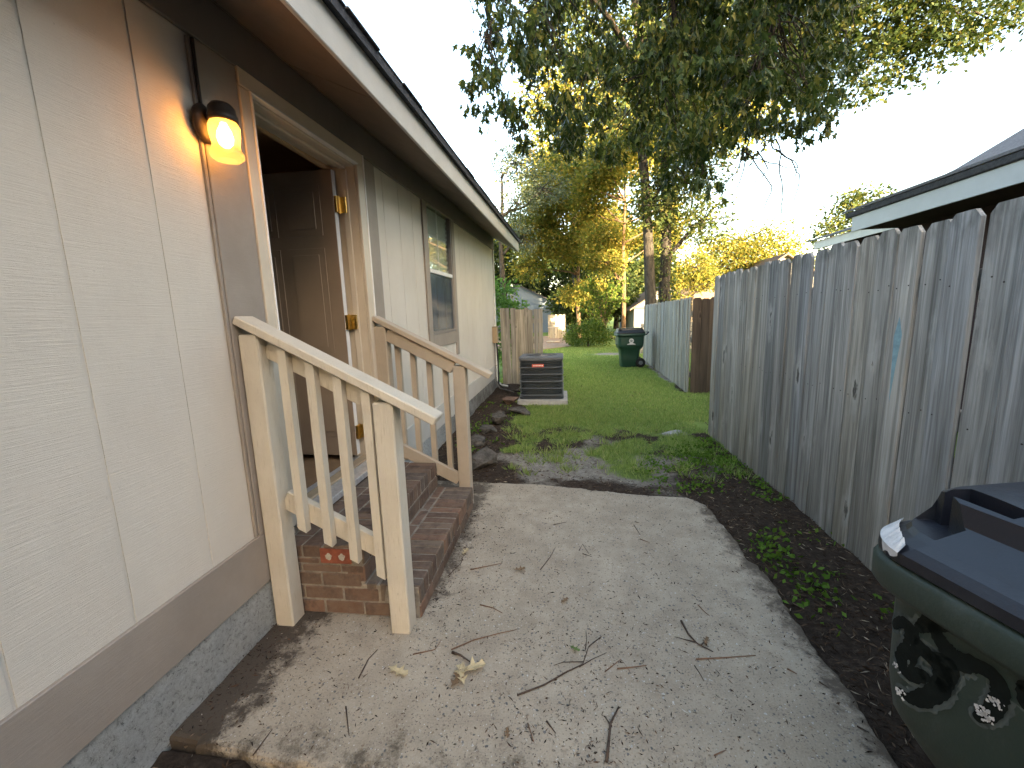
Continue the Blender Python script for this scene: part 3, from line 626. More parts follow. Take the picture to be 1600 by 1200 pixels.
# window
wr = MB()
for b in ((4.336, 4.372, 1.264, 2.55), (5.258, 5.294, 1.264, 2.55), (4.372, 5.258, 1.264, 1.30), (4.372, 5.258, 2.514, 2.55)): wr.cbox(-1.44, -1.396, *b, 0.003)
win = wr.build('window', 'bronze_frame', house, tilt=True); win['label'] = 'double-hung window with white blinds and screened lower sash'
MB().cbox(-1.43, -1.393, 4.3725, 5.2575, 1.872, 1.912, .003).build('meeting_rail', 'white', win, tilt=True)
MB().cbox(-1.432, -1.429, 4.3725, 5.2575, 1.9125, 2.5135, .0005).build('upper_pane', 'glass', win, tilt=True)
MB().cbox(-1.4145, -1.4125, 4.3725, 5.2575, 1.3005, 1.8715, .0005).build('lower_pane', 'screen', win, tilt=True)
for y in (4.66, 4.96): MB().cbox(-1.4285, -1.417, y-.008, y+.008, 1.301, 1.871, .002).build('muntin', 'bronze_frame', win, tilt=True)
MB().cbox(-1.4295, -1.4165, 4.373, 5.257, 1.578, 1.594, .002).build('muntin', 'bronze_frame', win, tilt=True)
MB().cbox(-1.428, -1.424, 4.80, 4.812, 1.913, 2.513, .001).build('muntin', 'white', win, tilt=True)
for k in range(12):
    z = 1.93+0.049*k; MB().beam((-1.450, 4.38, z), (-1.450, 5.25, z), 0.046, 0.003, (0.55, 0, 0.84), .0008).build('blind_slat', 'blind', win, tilt=True)
MB().cbox(-1.56, -1.50, 4.30, 5.33, 1.2, 2.6, .001).build('window_backing', 'dim_room', win, tilt=True)  # flat panel, its colour standing in for the dim room

# ================================================================ WALL LAMP
LX, LY, LZ = -1.388, 1.600, 2.20
lamp = empty('wall_lamp', (LX, LY, LZ), 'lit jar-shaped wall lamp glowing amber beside the door', 'lamp')
mb = MB(); n = 24; ls = []
for r, dx in ((0.056, 0.0), (0.058, 0.010), (0.048, 0.022), (0.03, 0.030)): ls.append([(LX+dx, LY+r*0.92*math.cos(2*math.pi*k/n), LZ+r*1.25*math.sin(2*math.pi*k/n)) for k in range(n)])
mb.loops(ls).build('backplate', 'iron', lamp, smooth=True)
JX, JZ = LX+0.088, LZ+0.002
MB().tube([(LX+.02, LY, LZ+.01), (LX+.05, LY, LZ+.020), (JX, LY, JZ+.02)], [.02, .018, .018], 10).build('arm', 'iron', lamp, smooth=True)
MB().lathe([(0.02, .062), (.034, .060), (.046, .045), (.048, .02), (.052, .018), (.052, .0), (.047, -.006)], 24, (JX, LY, JZ)).build('cap', 'iron', lamp, smooth=True)
MB().lathe([(.046, -.004), (.054, -.02), (.053, -.05), (.047, -.085), (.050, -.105), (.058, -.115), (.058, -.130), (.045, -.142), (.018, -.137)], 28, (JX, LY, JZ)).build('glass_jar', 'jar', lamp, smooth=True)
MB().lathe([(.010, -.003), (.014, -.015), (.024, -.035), (.029, -.058), (.025, -.080), (.012, -.094), (.002, -.097)], 16, (JX, LY, JZ)).build('bulb', 'bulb', lamp, smooth=True)
MB().tube([(LX+.004, LY-.001, LZ+.06), (LX+.004, LY-.002, LZ+.2), (LX+.004, LY, 2.50)], .0065, 8).build('conduit', 'iron', lamp)
# utility box with cables
ub = empty('utility_box', (-1.35, 8.16, 0.9), 'small tan utility box on the house corner with hanging cables', 'utility box')
MB().cbox(-1.404, -1.31, 8.06, 8.24, 0.93, 1.235, .006).build('box', 'box_tan', ub)
MB().cbox(-1.402, -1.30, 8.05, 8.25, 1.2355, 1.25, .004).build('box_lid', 'box_tan', ub)
MB().tube([(-1.37, 8.12, .93), (-1.37, 8.10, .6), (-1.36, 8.0, .2), (-1.25, 7.8, .08), (-0.95, 7.5, .06), (-0.78, 7.35, .16)], .011, 7).build('cable', 'cable', ub, smooth=True)
MB().tube([(-1.34, 8.17, .93), (-1.33, 8.2, .5), (-1.30, 8.0, .12), (-1.1, 7.7, .05), (-0.78, 7.3, .10)], .016, 7).build('cable', 'black', ub, smooth=True)
MB().tube([(-1.395, 8.40, 1.9), (-1.395, 8.40, .15), (-1.3, 8.3, .06), (-1.15, 8.2, .05)], .02, 8).build('drain_pipe', 'pipe_white', ub, smooth=True)

# ================================================================ BRICK STEPS
steps = empty('brick_steps', (-1.05, 2.3, 0), 'two brown brick steps up to the open back door', 'steps')
Y0, Y1 = 1.725, 2.905
cm = MB(); cm.cbox(-1.40, -0.704, Y0+.005, Y1-.006, -.05, .164, .004); cm.cbox(-1.40, -0.974, Y0+.005, Y1-.006, .165, .354, .004)
cm.build('mortar', 'mortar', steps)
bcache = {}
def brick(x0, x1, y0, y1, z0, z1, m='brick', rot=True):
    k = (round(abs(x1-x0), 3), round(y1-y0, 3), round(z1-z0, 3), m)
    if k not in bcache: bcache[k] = MB().cbox(-k[0]/2, k[0]/2, -k[1]/2, k[1]/2, -k[2]/2, k[2]/2, 0.0045).mesh('brick')
    j = lambda a: random.uniform(-a, a)*1.6
    return link('brick', bcache[k], m, steps, ((x0+x1)/2+j(.0015), (y0+y1)/2+j(.001), (z0+z1)/2+j(.0015)), (j(.012), j(.012), j(.015)) if rot else None)
nrow = 17; pw = (Y1-Y0)/nrow
for k in range(nrow):
    a, b = Y0+k*pw+.0055, Y0+(k+1)*pw-.0055
    brick(-0.902, -0.699, a, b, .077, .170); brick(-1.172, -0.969, a, b, .266, .360)
for k in range(6):
    a, b = Y0+k*(Y1-Y0)/6+.005, Y0+(k+1)*(Y1-Y0)/6-.005
    brick(-0.80, -0.700, a, b, .003, .068); brick(-1.06, -0.970, a, b, .176, .257); brick(-0.967, -0.911, a, b, .105, .167)
for r_, (x0, x1) in enumerate(((-1.277, -1.181), (-1.382, -1.286))):
    for k in range(7):
        a = Y0+k*.203-.1*(r_ % 2); b = a+.194
        a, b = max(a, Y0), min(b, Y1)
        if b-a > .03: brick(x0, x1, a, b, .297, .358)
ROWS = [(.003, .068, -.80, 0), (.077, .142, -.905, 1), (.151, .216, -.972, 0), (.224, .258, -.972, 1), (.266, .290, -1.18, 0)]
for z0, z1, xe, off in ROWS:
    x = -1.39-(.1 if off else 0)
    while x < xe-.03:
        a, b = max(x, -1.395), min(x+.195, xe-.004)
        if b-a > .03: brick(a, b, Y0, Y0+.09, z0, z1)
        x += .203
rb = brick(-1.178, -1.022, Y0-.012, Y0-.0035, .278, .352, 'redbrick', False); rb['label'] = 'bright red cored brick set on edge'
for cx_ in (-1.135, -1.068):
    d = MB(); nn = 14; ls = []
    for y in (Y0-.0165, Y0-.0105): ls.append([(cx_+(.016+.003*math.sin(k*2.3))*math.cos(2*math.pi*k/nn), y, .315+(.016+.003*math.cos(k*1.7))*math.sin(2*math.pi*k/nn)) for k in range(nn)])
    d.loops(ls).build('mortar_plug', 'pale_mortar', rb)

# ================================================================ HANDRAILS
def handrail(yc, side, m, label, bx, bot, lowz):
    """yc: middle of the posts; side: -1 balusters towards the camera, +1 away"""
    h = empty('handrail', (-1.06, yc, 0), label, 'handrail', 'stair handrails')
    zr = lambda x: 1.448-0.5205*(x+1.35)          # top surface of the cap rail
    MB().cbox(-1.384, -1.294, yc-.045, yc+.045, -.004 if side < 0 else .355, zr(-1.30)-.04, .006).build('post', m, h)
    MB().cbox(-.808, -.718, yc-.045, yc+.045, -.004, zr(-.73)-.042, .006).build('post', m, h)
    MB().beam((-1.385, yc-.004, zr(-1.385)-.02), (-.535, yc-.004, zr(-.535)-.02), .105, .038, (0, 1, 0), .005).build('top_rail', m, h)
    ry = yc+.018 if side < 0 else yc-.020
    MB().beam((-1.295, ry, zr(-1.295)-.094), (-.806, ry, zr(-.806)-.094), .036, .088, (0, 1, 0), .003).build('upper_rail', m, h)
    MB().beam((-1.296, ry, lowz), (-.806, ry, lowz-.5205*.49), .036, .088, (0, 1, 0), .003).build('lower_rail', m, h)
    by = ry+side*.0395
    for x, z0 in zip(bx, bot):
        w_ = .019; top = zr(x)-.048; d = .5205*w_
        v = [(x-w_, by-.019, z0+d), (x+w_, by-.019, z0-d), (x+w_, by+.019, z0-d), (x-w_, by+.019, z0+d), (x-w_, by-.019, top+d), (x+w_, by-.019, top-d), (x+w_, by+.019, top-d), (x-w_, by+.019, top+d)]
        MB().add(v, [(3, 2, 1, 0), (4, 5, 6, 7), (0, 1, 5, 4), (1, 2, 6, 5), (2, 3, 7, 6), (3, 0, 4, 7)]).build('baluster', m, h)
    return h
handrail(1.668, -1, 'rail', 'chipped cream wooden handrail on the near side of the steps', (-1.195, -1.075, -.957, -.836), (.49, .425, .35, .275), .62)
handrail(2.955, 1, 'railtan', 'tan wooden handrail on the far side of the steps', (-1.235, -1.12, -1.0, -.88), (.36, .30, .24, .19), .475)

# ================================================================ FENCES
def picket_mesh(w_, h_, t=.018, ear=.028, name='picket'):
    a = w_/2; o = [(-a, 0), (a, 0), (a, h_-ear*1.2), (a-ear, h_), (-a+ear, h_), (-a, h_-ear*1.2)]
    mb = MB(); n = len(o); c = .002
    A = [(x*(1-c/a) if abs(x) > a-.001 else x, -t/2, z) for x, z in o]; B = [(x, -t/2+c, z) for x, z in o]; C_ = [(x, t/2, z) for x, z in o]
    mb.v = A+B+C_; mb.f = [tuple(range(n))]
    for k in range(n):
        k2 = (k+1) % n; mb.f += [(k, n+k, n+k2, k2), (n+k, 2*n+k, 2*n+k2, n+k2)]
    mb.f.append(tuple(2*n+k for k in range(n))[::-1]); mb.f = [tuple(reversed(q_)) for q_ in mb.f]
    return mb.mesh(name)
def fence(name, label, p0, p1, h_, m, face, group=None, widths=(.138, .142, .132, .146), gap=.0018, jit=.012, base=-.05, lean=.004, ear=.028, rails=True, hslope=0.0):
    p0, p1 = Vector((*p0, 0)), Vector((*p1, 0)); d = (p1-p0); L = d.length; d.normalize()
    ang = math.atan2(d.y, d.x)+(math.pi if face < 0 else 0)
    nrm_ = Vector((-d.y, d.x, 0))*(-face)        # outward (seen) side
    f = empty(name, (p0+p1)/2, label, 'fence', group)
    ms = [picket_mesh(w_, h_-base, ear=ear) for w_ in widths]; x = 0.0; k = 0
    while x < L-.04:
        i = random.randrange(len(ms)); w_ = widths[i]; c = p0+d*(x+w_/2)
        o = link('picket', ms[i], m, f, (c.x+nrm_.x*random.uniform(0, .010), c.y+nrm_.y*random.uniform(0, .010), base+random.uniform(-jit, jit)+hslope*x), (random.uniform(-.006, .006), random.uniform(-lean, lean), ang+random.uniform(-.035, .035)))
        x += w_+gap*random.uniform(.4, 1.9)
    if rails:
        for z in (.30, .92, h_-.28):
            a = p0-nrm_*.032; b = p1-nrm_*.032
            MB().beam((a.x, a.y, z), (b.x, b.y, z), .038, .088, (nrm_.x, nrm_.y, 0)).build('rail', m, f)
        for k in range(int(L/2.4)+1):
            c = p0+d*min(.1+k*2.4, L-.1)-nrm_*.10; MB().cbox(c.x-.045, c.x+.045, c.y-.045, c.y+.045, base, h_-.15).build('post', m, f)
    return f
FH = 1.79
nf = fence('picket_fence', 'long weathered grey dog-ear fence beside the patio', (1.655, 4.93), (1.645, -1.2), FH, 'fence', 1, widths=(.134, .141, .128, .143, .137), gap=.0048)
nl = [c for c in nf.children if c.name.startswith('picket')]
nail = MB().lathe([(.0036, 0), (.0032, .0015), (.001, .002)], 8).mesh('nail')
for c in nl:                        # nail heads over the two upper rails, in the nearer boards
    if 1.2 < wloc(c).y < 4.2:
        for z in (FH-.28, .92):
            for dy in (-.035, .035):
                if random.random() < .3: continue
                dy += random.uniform(-.012, .012)
                link('nail', nail, 'iron', c, (dy, -.0093, z-wloc(c).z+random.uniform(-.02, .02)), (math.pi/2, 0, 0), local=True)
# chalky blue streak on one picket
tgt = min(nl, key=lambda c: abs(wloc(c).y-2.30))
mb = MB(); mb.add([(-.022, -.0096, 1.32), (.0, -.0096, 1.42), (.028, -.0096, 1.33), (.012, -.0096, 1.18), (-.004, -.0096, .98), (-.014, -.0096, 1.16)], [(0, 5, 4, 3, 2, 1)])
MAT['chalk'] = simple('pale_blue_chalk', (0.22, 0.33, 0.36), 0.9, 0.1, 0, 0.2, 30, 0)
link('blue_stain', mb.mesh('blue_stain'), 'chalk', tgt, local=True)
fence('picket_fence', 'grey weathered fence running back along the lawn', (2.47, 13.6), (2.19, 7.70), 1.66, 'fence', 1, widths=(.132, .14, .136))
fence('picket_fence', 'short brown fence return facing the patio', (2.215, 7.68), (5.2, 7.68), 1.645, 'fence_brown', 1, widths=(.135, .142))
fence('picket_fence', 'pale splintered gate fence at the house corner', (-1.31, 8.66), (-0.44, 8.62), 1.61, 'fence_pale', 1, widths=(.085, .10, .092), gap=.003, jit=.02, lean=.012, ear=.008, hslope=-.06)
fence('picket_fence', 'small far fence panel beside the blue-grey house', (-1.05, 27.0), (0.05, 27.0), 1.5, 'fence_pale', 1, widths=(.14,), rails=False)
hf = empty('slat_fence', (3.6, 15.5, 0), 'low horizontal slat fence behind the far green bin', 'fence')
for k in range(6): MB().cbox(2.7, 4.6, 15.48, 15.50, .1+k*.16, .23+k*.16).build('slat', 'fence_pale', hf)
for x in (2.75, 3.6, 4.5): MB().cbox(x-.04, x+.04, 15.505, 15.58, -.05, 1.05).build('post', 'fence_pale', hf)

# ================================================================ AC UNIT
def rsq(cx, cy, h, r, z, n=5):
    out = []
    for qx, qy, a0 in ((1, 1, 0), (-1, 1, 90), (-1, -1, 180), (1, -1, 270)):
        for k in range(n+1):
            a = rad(a0+90*k/n); out.append((cx+qx*(h-r)+r*math.cos(a), cy+qy*(h-r)+r*math.sin(a), z))
    return out
AX, AY = -0.40, 7.22
pad = tag(MB().cbox(-0.80, 0.035, 6.76, 7.66, -0.06, 0.045, .008).build('concrete_pad', 'pad'), 'grey concrete pad under the air conditioner', 'concrete pad')
ac = empty('air_conditioner', (AX, AY, .045), 'dark louvered air conditioner on a concrete pad', 'air conditioner')
ls = []; H0, H1 = .047, .745
nl_ = 24
for k in range(nl_+1):
    z = H0+.02+(H1-.04-H0)*k/nl_
    ls += [rsq(AX, AY, .345, .095, z), rsq(AX, AY, .362, .10, z+.006), rsq(AX, AY, .362, .10, z+.010), rsq(AX, AY, .345, .095, z+.020)]
MB().loops(ls).build('louvered_casing', 'ac', ac)
for k in range(6):
    z = H0+.05+k*.118; MB().loops([rsq(AX, AY, .360, .10, z), rsq(AX, AY, .372, .105, z+.010), rsq(AX, AY, .372, .105, z+.014), rsq(AX, AY, .356, .10, z+.024)]).build('casing_band', 'ac_top', ac)  # lighter paint on the bands stands in for their highlights
MB().loops([rsq(AX, AY, .362, .08, H0), rsq(AX, AY, .372, .085, H0+.004), rsq(AX, AY, .372, .085, H0+.03), rsq(AX, AY, .36, .08, H0+.034)]).build('base_pan', 'ac', ac)
def ring_top():
    mb = MB(); o = [rsq(AX, AY, .372, .085, z) for z in (H1-.035, H1-.005)]+[rsq(AX, AY, .362, .08, H1+.008)]
    n = len(o[0]); inner = []
    for x, y, z in o[0]:
        a = math.atan2(y-AY, x-AX); inner.append((AX+.27*math.cos(a), AY+.27*math.sin(a), H1+.012))
    low = [(x, y, H1-.06) for x, y, z in inner]
    return mb.loops(o+[inner, low], cap=False)
ring_top().build('top_cover', 'ac_top', ac)
fg = MB()
for r in np.arange(.05, .27, .02): fg.tube([(AX+r*math.cos(a), AY+r*math.sin(a), H1+.014+.012*(1-r/.27)) for a in np.linspace(0, 2*math.pi, 25)], .0028, 4, False)
for k in range(8): fg.tube([(AX+.03*math.cos(k*math.pi/4), AY+.03*math.sin(k*math.pi/4), H1+.03), (AX+.27*math.cos(k*math.pi/4), AY+.27*math.sin(k*math.pi/4), H1+.014)], .004, 4)
fg.build('fan_guard', 'ac_top', ac)
MB().lathe([(.055, 0), (.06, .01), (.05, .022)], 16, (AX, AY, H1+.008)).build('fan_hub', 'ac', ac)
bd = MB().cbox(AX-.145, AX+.055, AY-.377, AY-.3695, H1-.155, H1-.105, .002).build('badge', 'badge', ac)
for k in range(7):
    MB().cbox(AX-.125+k*.024, AX-.110+k*.024, AY-.3785, AY-.3772, H1-.139, H1-.121, .0004).build('badge_letter', 'white', bd)

# ================================================================ WHEELED BINS
def rrect(x0, x1, y0, y1, r, z, n=5):
    out = []
    for cx_, cy_, a0 in ((x1-r, y1-r, 0), (x0+r, y1-r, 90), (x0+r, y0+r, 180), (x1-r, y0+r, 270)):
        for k in range(n+1):
            a = rad(a0+90*k/n); out.append((cx_+r*math.cos(a), cy_+r*math.sin(a), z))
    return out
def bin_thing(loc, rz, label, body_m, s=1.0):
    t = empty('wheeled_bin', loc, label, 'trash bin', 'green wheeled bins', rz); t.scale = (s, s, s)
    L, W_ = .35, .30
    P = lambda ins, z, r, back=0.0: rrect(-L+ins, L-ins-back, -W_+ins*.8, W_-ins*.8, r, z)
    b = MB(); b.loops([P(.13, .0, .06, .02), P(.115, .02, .07, .02), P(.100, .28, .08, .02), P(.085, .46, .085, .02), P(.045, .52, .09), P(.022, .56, .09), P(.014, .62, .09), P(.010, .80, .09), P(.010, .835, .09), P(.004, .84, .09)])
    body = b.build('body', body_m, t, local=True, smooth=True)
    r_ = MB(); r_.loops([P(.002, .835, .09), P(-.022, .838, .10), P(-.027, .848, .10), P(-.027, .890, .10), P(-.020, .902, .10), P(-.004, .905, .09)]); r_.build('rim', body_m, t, local=True, smooth=True)
    Q = lambda ix, iy, z, r: rrect(-L+ix, L-ix, -W_+iy, W_-iy, r, z, 5)
    d = MB(); d.loops([Q(-.016, -.014, .906, .10), Q(-.021, -.019, .911, .10), Q(-.020, -.018, .932, .10), Q(-.008, -.004, .948, .10), Q(.004, .02, .956, .09), Q(.018, .075, .995, .06), Q(.030, .085, 1.034, .05), Q(.042, .10, 1.044, .045), Q(.10, .16, 1.050, .04)])
    lid = d.build('lid', 'lid', t, local=True)
    cut = MB()
    for poly in ([(-.305, -.205), (-.292, -.150), (-.165, -.175), (-.185, -.208)], [(-.345, -.235), (-.322, -.185), (-.235, -.228), (-.262, -.285)], [(-.318, .195), (-.300, .160), (-.200, .212), (-.208, .238)][::-1]): cut.prism(poly if sum(poly[i][0]*poly[(i+1) % 4][1]-poly[(i+1) % 4][0]*poly[i][1] for i in range(4)) > 0 else poly[::-1], .965, 1.2)
    co = cut.build('cutter', 'lid', t, local=True)
    bo = lid.modifiers.new('pockets', 'BOOLEAN'); bo.operation = 'DIFFERENCE'; bo.object = co; bo.solver = 'EXACT'; bo.use_self = True
    bpy.context.view_layer.update(); dg = bpy.context.evaluated_depsgraph_get()
    me2 = bpy.data.meshes.new_from_object(lid.evaluated_get(dg)); lid.modifiers.clear(); lid.data = me2
    bpy.data.objects.remove(co)
    be = lid.modifiers.new('edge', 'BEVEL'); be.width = .004; be.segments = 2; be.limit_method = 'ANGLE'; be.angle_limit = rad(50)
    MB().tube([(L+.03, -.24, .86), (L+.10, -.24, .93), (L+.10, .24, .93), (L+.03, .24, .86)], .016, 8).build('push_handle', 'lid', t, local=True, smooth=True)
    for y in (-.26, .26):
        wl = MB(); ls = []
        for rr, dy in ((.06, -.028), (.115, -.026), (.127, -.015), (.127, .015), (.115, .026), (.06, .028)): ls.append([(L-.10+rr*math.cos(2*math.pi*k/20), y+dy, .127+rr*math.sin(2*math.pi*k/20)) for k in range(20)])
        o = wl.loops(ls).build('wheel', 'black', t, local=True); ls = []
        for rr, dy in ((.055, -.034), (.05, -.038), (.018, -.030)): ls.append([(L-.10+rr*math.cos(2*math.pi*k/14), y+dy, .127+rr*math.sin(2*math.pi*k/14)) for k in range(14)])
        MB().loops(ls).build('hub', 'ac_top', o, local=True)
    MB().tube([(L-.10, -.24, .127), (L-.10, .24, .127)], .012, 8).build('axle', 'iron', t, local=True)
    MB().cbox(-L-.012, -L+.02, -.12, .12, .60, .64, .006).build('grab_bar', body_m, t, local=True)
    return t
b2 = bin_thing((1.735, 11.62, -.01), rad(2), 'dark green wheeled bin with white emblem against the far fence', 'bin_far', 1.0)
e_ = MB(); ls = []
def disc(mb, cx_, cz, r0, r1, y, n=20, sx=1.0):
    v = []; f = []
    for k in range(n):
        a = 2*math.pi*k/n; v += [(cx_+sx*r0*math.cos(a), y, cz+r0*math.sin(a)), (cx_+sx*r1*math.cos(a), y, cz+r1*math.sin(a))]
    for k in range(n): k2 = (k+1) % n; f.append((2*k, 2*k+1, 2*k2+1, 2*k2))
    mb.add(v, f)
EYF = -.2935
disc(e_, 0, .715, .028, .062, EYF); disc(e_, 0, .715, .0, .012, EYF)
e_.add([(-.11, EYF, .615), (.11, EYF, .615), (.10, EYF, .632), (.055, EYF, .645), (.03, EYF, .668), (-.03, EYF, .668), (-.055, EYF, .645), (-.10, EYF, .632)], [tuple(range(8))])
e_.build('emblem', 'residue', b2, local=True)
b1 = bin_thing((1.025, 0.655, 0.002), rad(-77), 'large scuffed green wheeled bin with dark lid at the right edge', 'bin', 1.0)
# worn scroll stamped on the side: dark ribbons with a scuffed pale halo
def ribbon(mb, pts, ws, y):
    pts = [Vector((p[0], 0, p[1])) for p in pts]; v = []; f = []
    # smooth the polyline (Catmull-Rom)
    P_ = [pts[0]]+pts+[pts[-1]]; W2 = [ws[0]]+list(ws)+[ws[-1]]; S = []; WW = []
    for i in range(1, len(P_)-2):
        for k in range(8):
            t = k/8; p0, p1, p2, p3 = P_[i-1:i+3]
            S.append(0.5*((2*p1)+(p2-p0)*t+(2*p0-5*p1+4*p2-p3)*t*t+(3*p1-p0-3*p2+p3)*t**3)); WW.append(W2[i]*(1-t)+W2[i+1]*t)
    S.append(pts[-1]); WW.append(ws[-1])
    for i, p in enumerate(S):
        t = (S[min(i+1, len(S)-1)]-S[max(i-1, 0)]).normalized(); n_ = Vector((-t.z, 0, t.x)); j = 1+random.uniform(-.12, .12)
        for sg in (1, -1): q_ = p+n_*WW[i]*sg*j; v.append((q_.x, y, q_.z))
    for i in range(len(S)-1): f.append((2*i, 2*i+1, 2*i+3, 2*i+2))
    k0 = len(v)
    for c, w_ in ((S[0], WW[0]), (S[-1], WW[-1])):
        b0 = len(v); v.append((c.x, y, c.z))
        for k in range(12): a = 2*math.pi*k/12; v.append((c.x+w_*math.cos(a), y, c.z+w_*math.sin(a)))
        for k in range(12): f.append((b0, b0+1+k, b0+1+(k+1) % 12))
    mb.add(v, f)
_a = rad(-77); _bc = np.array([1.025, .655])
def onside(cu, cv, y=-.2932):       # a point of the photograph's close-up on the bin's flat side
    r = ray(1100+cu/2, 600+cv/2); nrm2 = np.array([-math.sin(_a), math.cos(_a)])
    t = (y-(CAM[:2]-_bc)@nrm2)/(r[:2]@nrm2); p = CAM+r*t; d = p[:2]-_bc
    return (d[0]*math.cos(_a)+d[1]*math.sin(_a), p[2])
K = .0011
SW = [([(578, 758), (615, 748), (645, 775), (648, 825), (622, 868), (640, 905), (690, 915)], [12, 17, 24, 26, 30, 26, 16]),
      ([(655, 800), (700, 850), (745, 900), (735, 955), (685, 985), (640, 985), (615, 962)], [14, 22, 24, 26, 22, 15, 9]),
      ([(672, 765), (720, 745), (790, 755), (850, 795), (880, 832)], [14, 26, 28, 22, 15]),
      ([(720, 770), (745, 815), (790, 865), (845, 880), (905, 915), (925, 970), (895, 1030), (855, 1045)], [18, 22, 30, 20, 18, 20, 18, 12]),
      ([(700, 850), (770, 890), (740, 950)], [14, 24, 14]),
      ([(1000, 950), (1010, 1000), (1050, 1030)], [14, 20, 16])]
SW = [([onside(*q_) for q_ in p], [w_*K*.62 for w_ in ws]) for p, ws in SW]
RES = [(onside(612, 968), 22), (onside(880, 1035), 40), (onside(605, 885), 10), (onside(915, 1000), 16)]
hal = MB(); swm = MB(); res = MB()
for p, w_ in SW: ribbon(hal, p, [x+.008 for x in w_], -.2915)
for p, w_ in SW: ribbon(swm, p, w_, -.2932)
for (cx_, cz), n_ in RES:
    for k in range(n_):
        a = random.uniform(0, 6.28); r = random.uniform(0, .014); s_ = random.uniform(.0015, .005); x, z = cx_+r*math.cos(a), cz+r*math.sin(a)
        res.add([(x+s_*random.uniform(.4, 1)*math.cos(q_), -.2946, z+s_*random.uniform(.4, 1.3)*math.sin(q_)) for q_ in (0, 1.3, 2.5, 3.8, 5.1)], [(4, 3, 2, 1, 0)])
def wrap(mb, off):
    for i, (x, y, z) in enumerate(mb.v):
        dx = -.25-x
        if dx > 0: dx = min(dx, .086); mb.v[i] = (-.25-dx-off*dx/.09, -.202-math.sqrt(.09**2-dx*dx)-off, z)
wrap(hal, .0005); wrap(swm, .0015); wrap(res, .0028)
hal.build('scuff_halo', 'halo', b1, local=True); sw_o = swm.build('scroll_stamp', 'swirl', b1, local=True); tag(res.build('stamp_residue', 'residue', sw_o, local=True), kind='stuff')
# peeled white sticker on the lid corner
pk = MB()
def patch(pts, th=.002): pk.add([p for p in pts], [tuple(range(len(pts)))])
cor = [(-.35+.10-.1265*math.cos(rad(a)), -.30+.10-.1250*math.sin(rad(a))) for a in range(4, 84, 4)]
n = len(cor); up = []; md = []; lo = []
for i, (x, y) in enumerate(cor):
    f_ = math.sin(math.pi*(i+.5)/n)**.35; cx_, cy_ = -.25, -.20
    up.append((x+(cx_-x)*(.02+.20*f_), y+(cy_-y)*(.02+.20*f_), .9440+.0165*f_+.003*math.sin(i*2.3))); md.append((x, y, .9335)); lo.append((x, y, .9305-.021*f_*(.75+.25*math.sin(i*1.9))))
pk.add(up+md+lo, [(i, i+1, n+i+1, n+i) for i in range(n-1)]+[(n+i, n+i+1, 2*n+i+1, 2*n+i) for i in range(n-1)])
pk.build('sticker_residue', 'residue', b1, local=True)

# ================================================================ ROCKS BY THE WALL
def rock(loc, size, rz, label, m='rock', seed=0):
    import bmesh
    bm = bmesh.new(); bmesh.ops.create_icosphere(bm, subdivisions=4, radius=1.0); r_ = np.random.default_rng(seed)
    planes = [(nrm(r_.normal(size=3)*np.array([1, 1, .8])), r_.uniform(.38, .78)) for _ in range(13)]
    for v in bm.verts:
        c = np.array(v.co)
        for nn_, dd in planes:
            t = c@nn_-dd
            if t > 0: c = c-nn_*t
        c = c*(1+.22*(fbm(np.array([c[0]*3+c[2]*2+seed]), np.array([c[1]*3+c[2]*7]), 4, seed)[0]-.5))
        v.co = Vector(c*np.array(size))
    me_ = bpy.data.meshes.new('rock'); bm.to_mesh(me_); bm.free()
    o = link('rock', me_, m, None, loc, (random.uniform(-.2, .2), random.uniform(-.2, .2), rz)); return tag(o, label, 'rock', 'rocks along the house wall')
rock((-0.80, 3.82, .05), (.24, .17, .14), .5, 'largest grey rock at the corner of the patio slab', seed=2)
rock((-1.02, 4.55, .03), (.15, .13, .09), 1.0, 'dark angular rock just behind the largest rock', seed=3)
rock((-0.98, 4.95, .04), (.16, .12, .09), .2, 'mossy rock in the middle of the row along the wall', seed=4)
rock((-0.92, 5.40, .05), (.17, .13, .10), .9, 'tilted grey rock third from the air conditioner', seed=5)
rock((-0.95, 5.75, .05), (.12, .10, .08), .3, 'small grey rock leaning on the flat slab rock', seed=6)
rock((-0.74, 6.05, .04), (.24, .16, .07), -.5, 'long flat slab-like rock in front of the air conditioner', seed=7)
rock((-0.90, 6.68, .06), (.17, .13, .11), .1, 'reddish brown block rock beside the concrete pad', 'rock_red', seed=8)
rock((1.27, 5.05, -.03), (.13, .08, .035), .1, 'flat pale stone lying in the lawn by the fence', 'pad', seed=9)

# ================================================================ GRASS, WEEDS, LITTER
def blades(n, x0, x1, y0, y1, h0, h1, w_, thr=.25):
    x = rng.uniform(x0, x1, n); y = rng.uniform(y0, y1, n); g = grass_mask(x, y); keep = rng.uniform(0, 1, n) < np.clip((g-thr)/(1-thr), 0, 1)**.8
    keep &= ~((x > -.82) & (x < .05) & (y > 6.75) & (y < 7.68))
    x, y, g = x[keep], y[keep], g[keep]; P = np.stack([x, y, ground_z(x, y)-.004], -1)
    D = np.stack([rng.normal(0, .45, len(x)), rng.normal(0, .45, len(x)), np.ones(len(x))], -1)
    return leaves_np(P, D, rng.uniform(h0, h1, len(x))*(.5+.5*g), BLADE, rng.uniform(.7, 1.3, len(x))*w_)
parts_ = [blades(30000, -.9, 1.65, 3.4, 6.0, .025, .07, .006), blades(70000, -.9, 3.2, 5.6, 9.0, .025, .06, .008), blades(60000, -1.5, 3.0, 9.0, 14.0, .03, .065, .013), blades(40000, -3.5, 3.6, 14.0, 20.0, .03, .07, .022)]
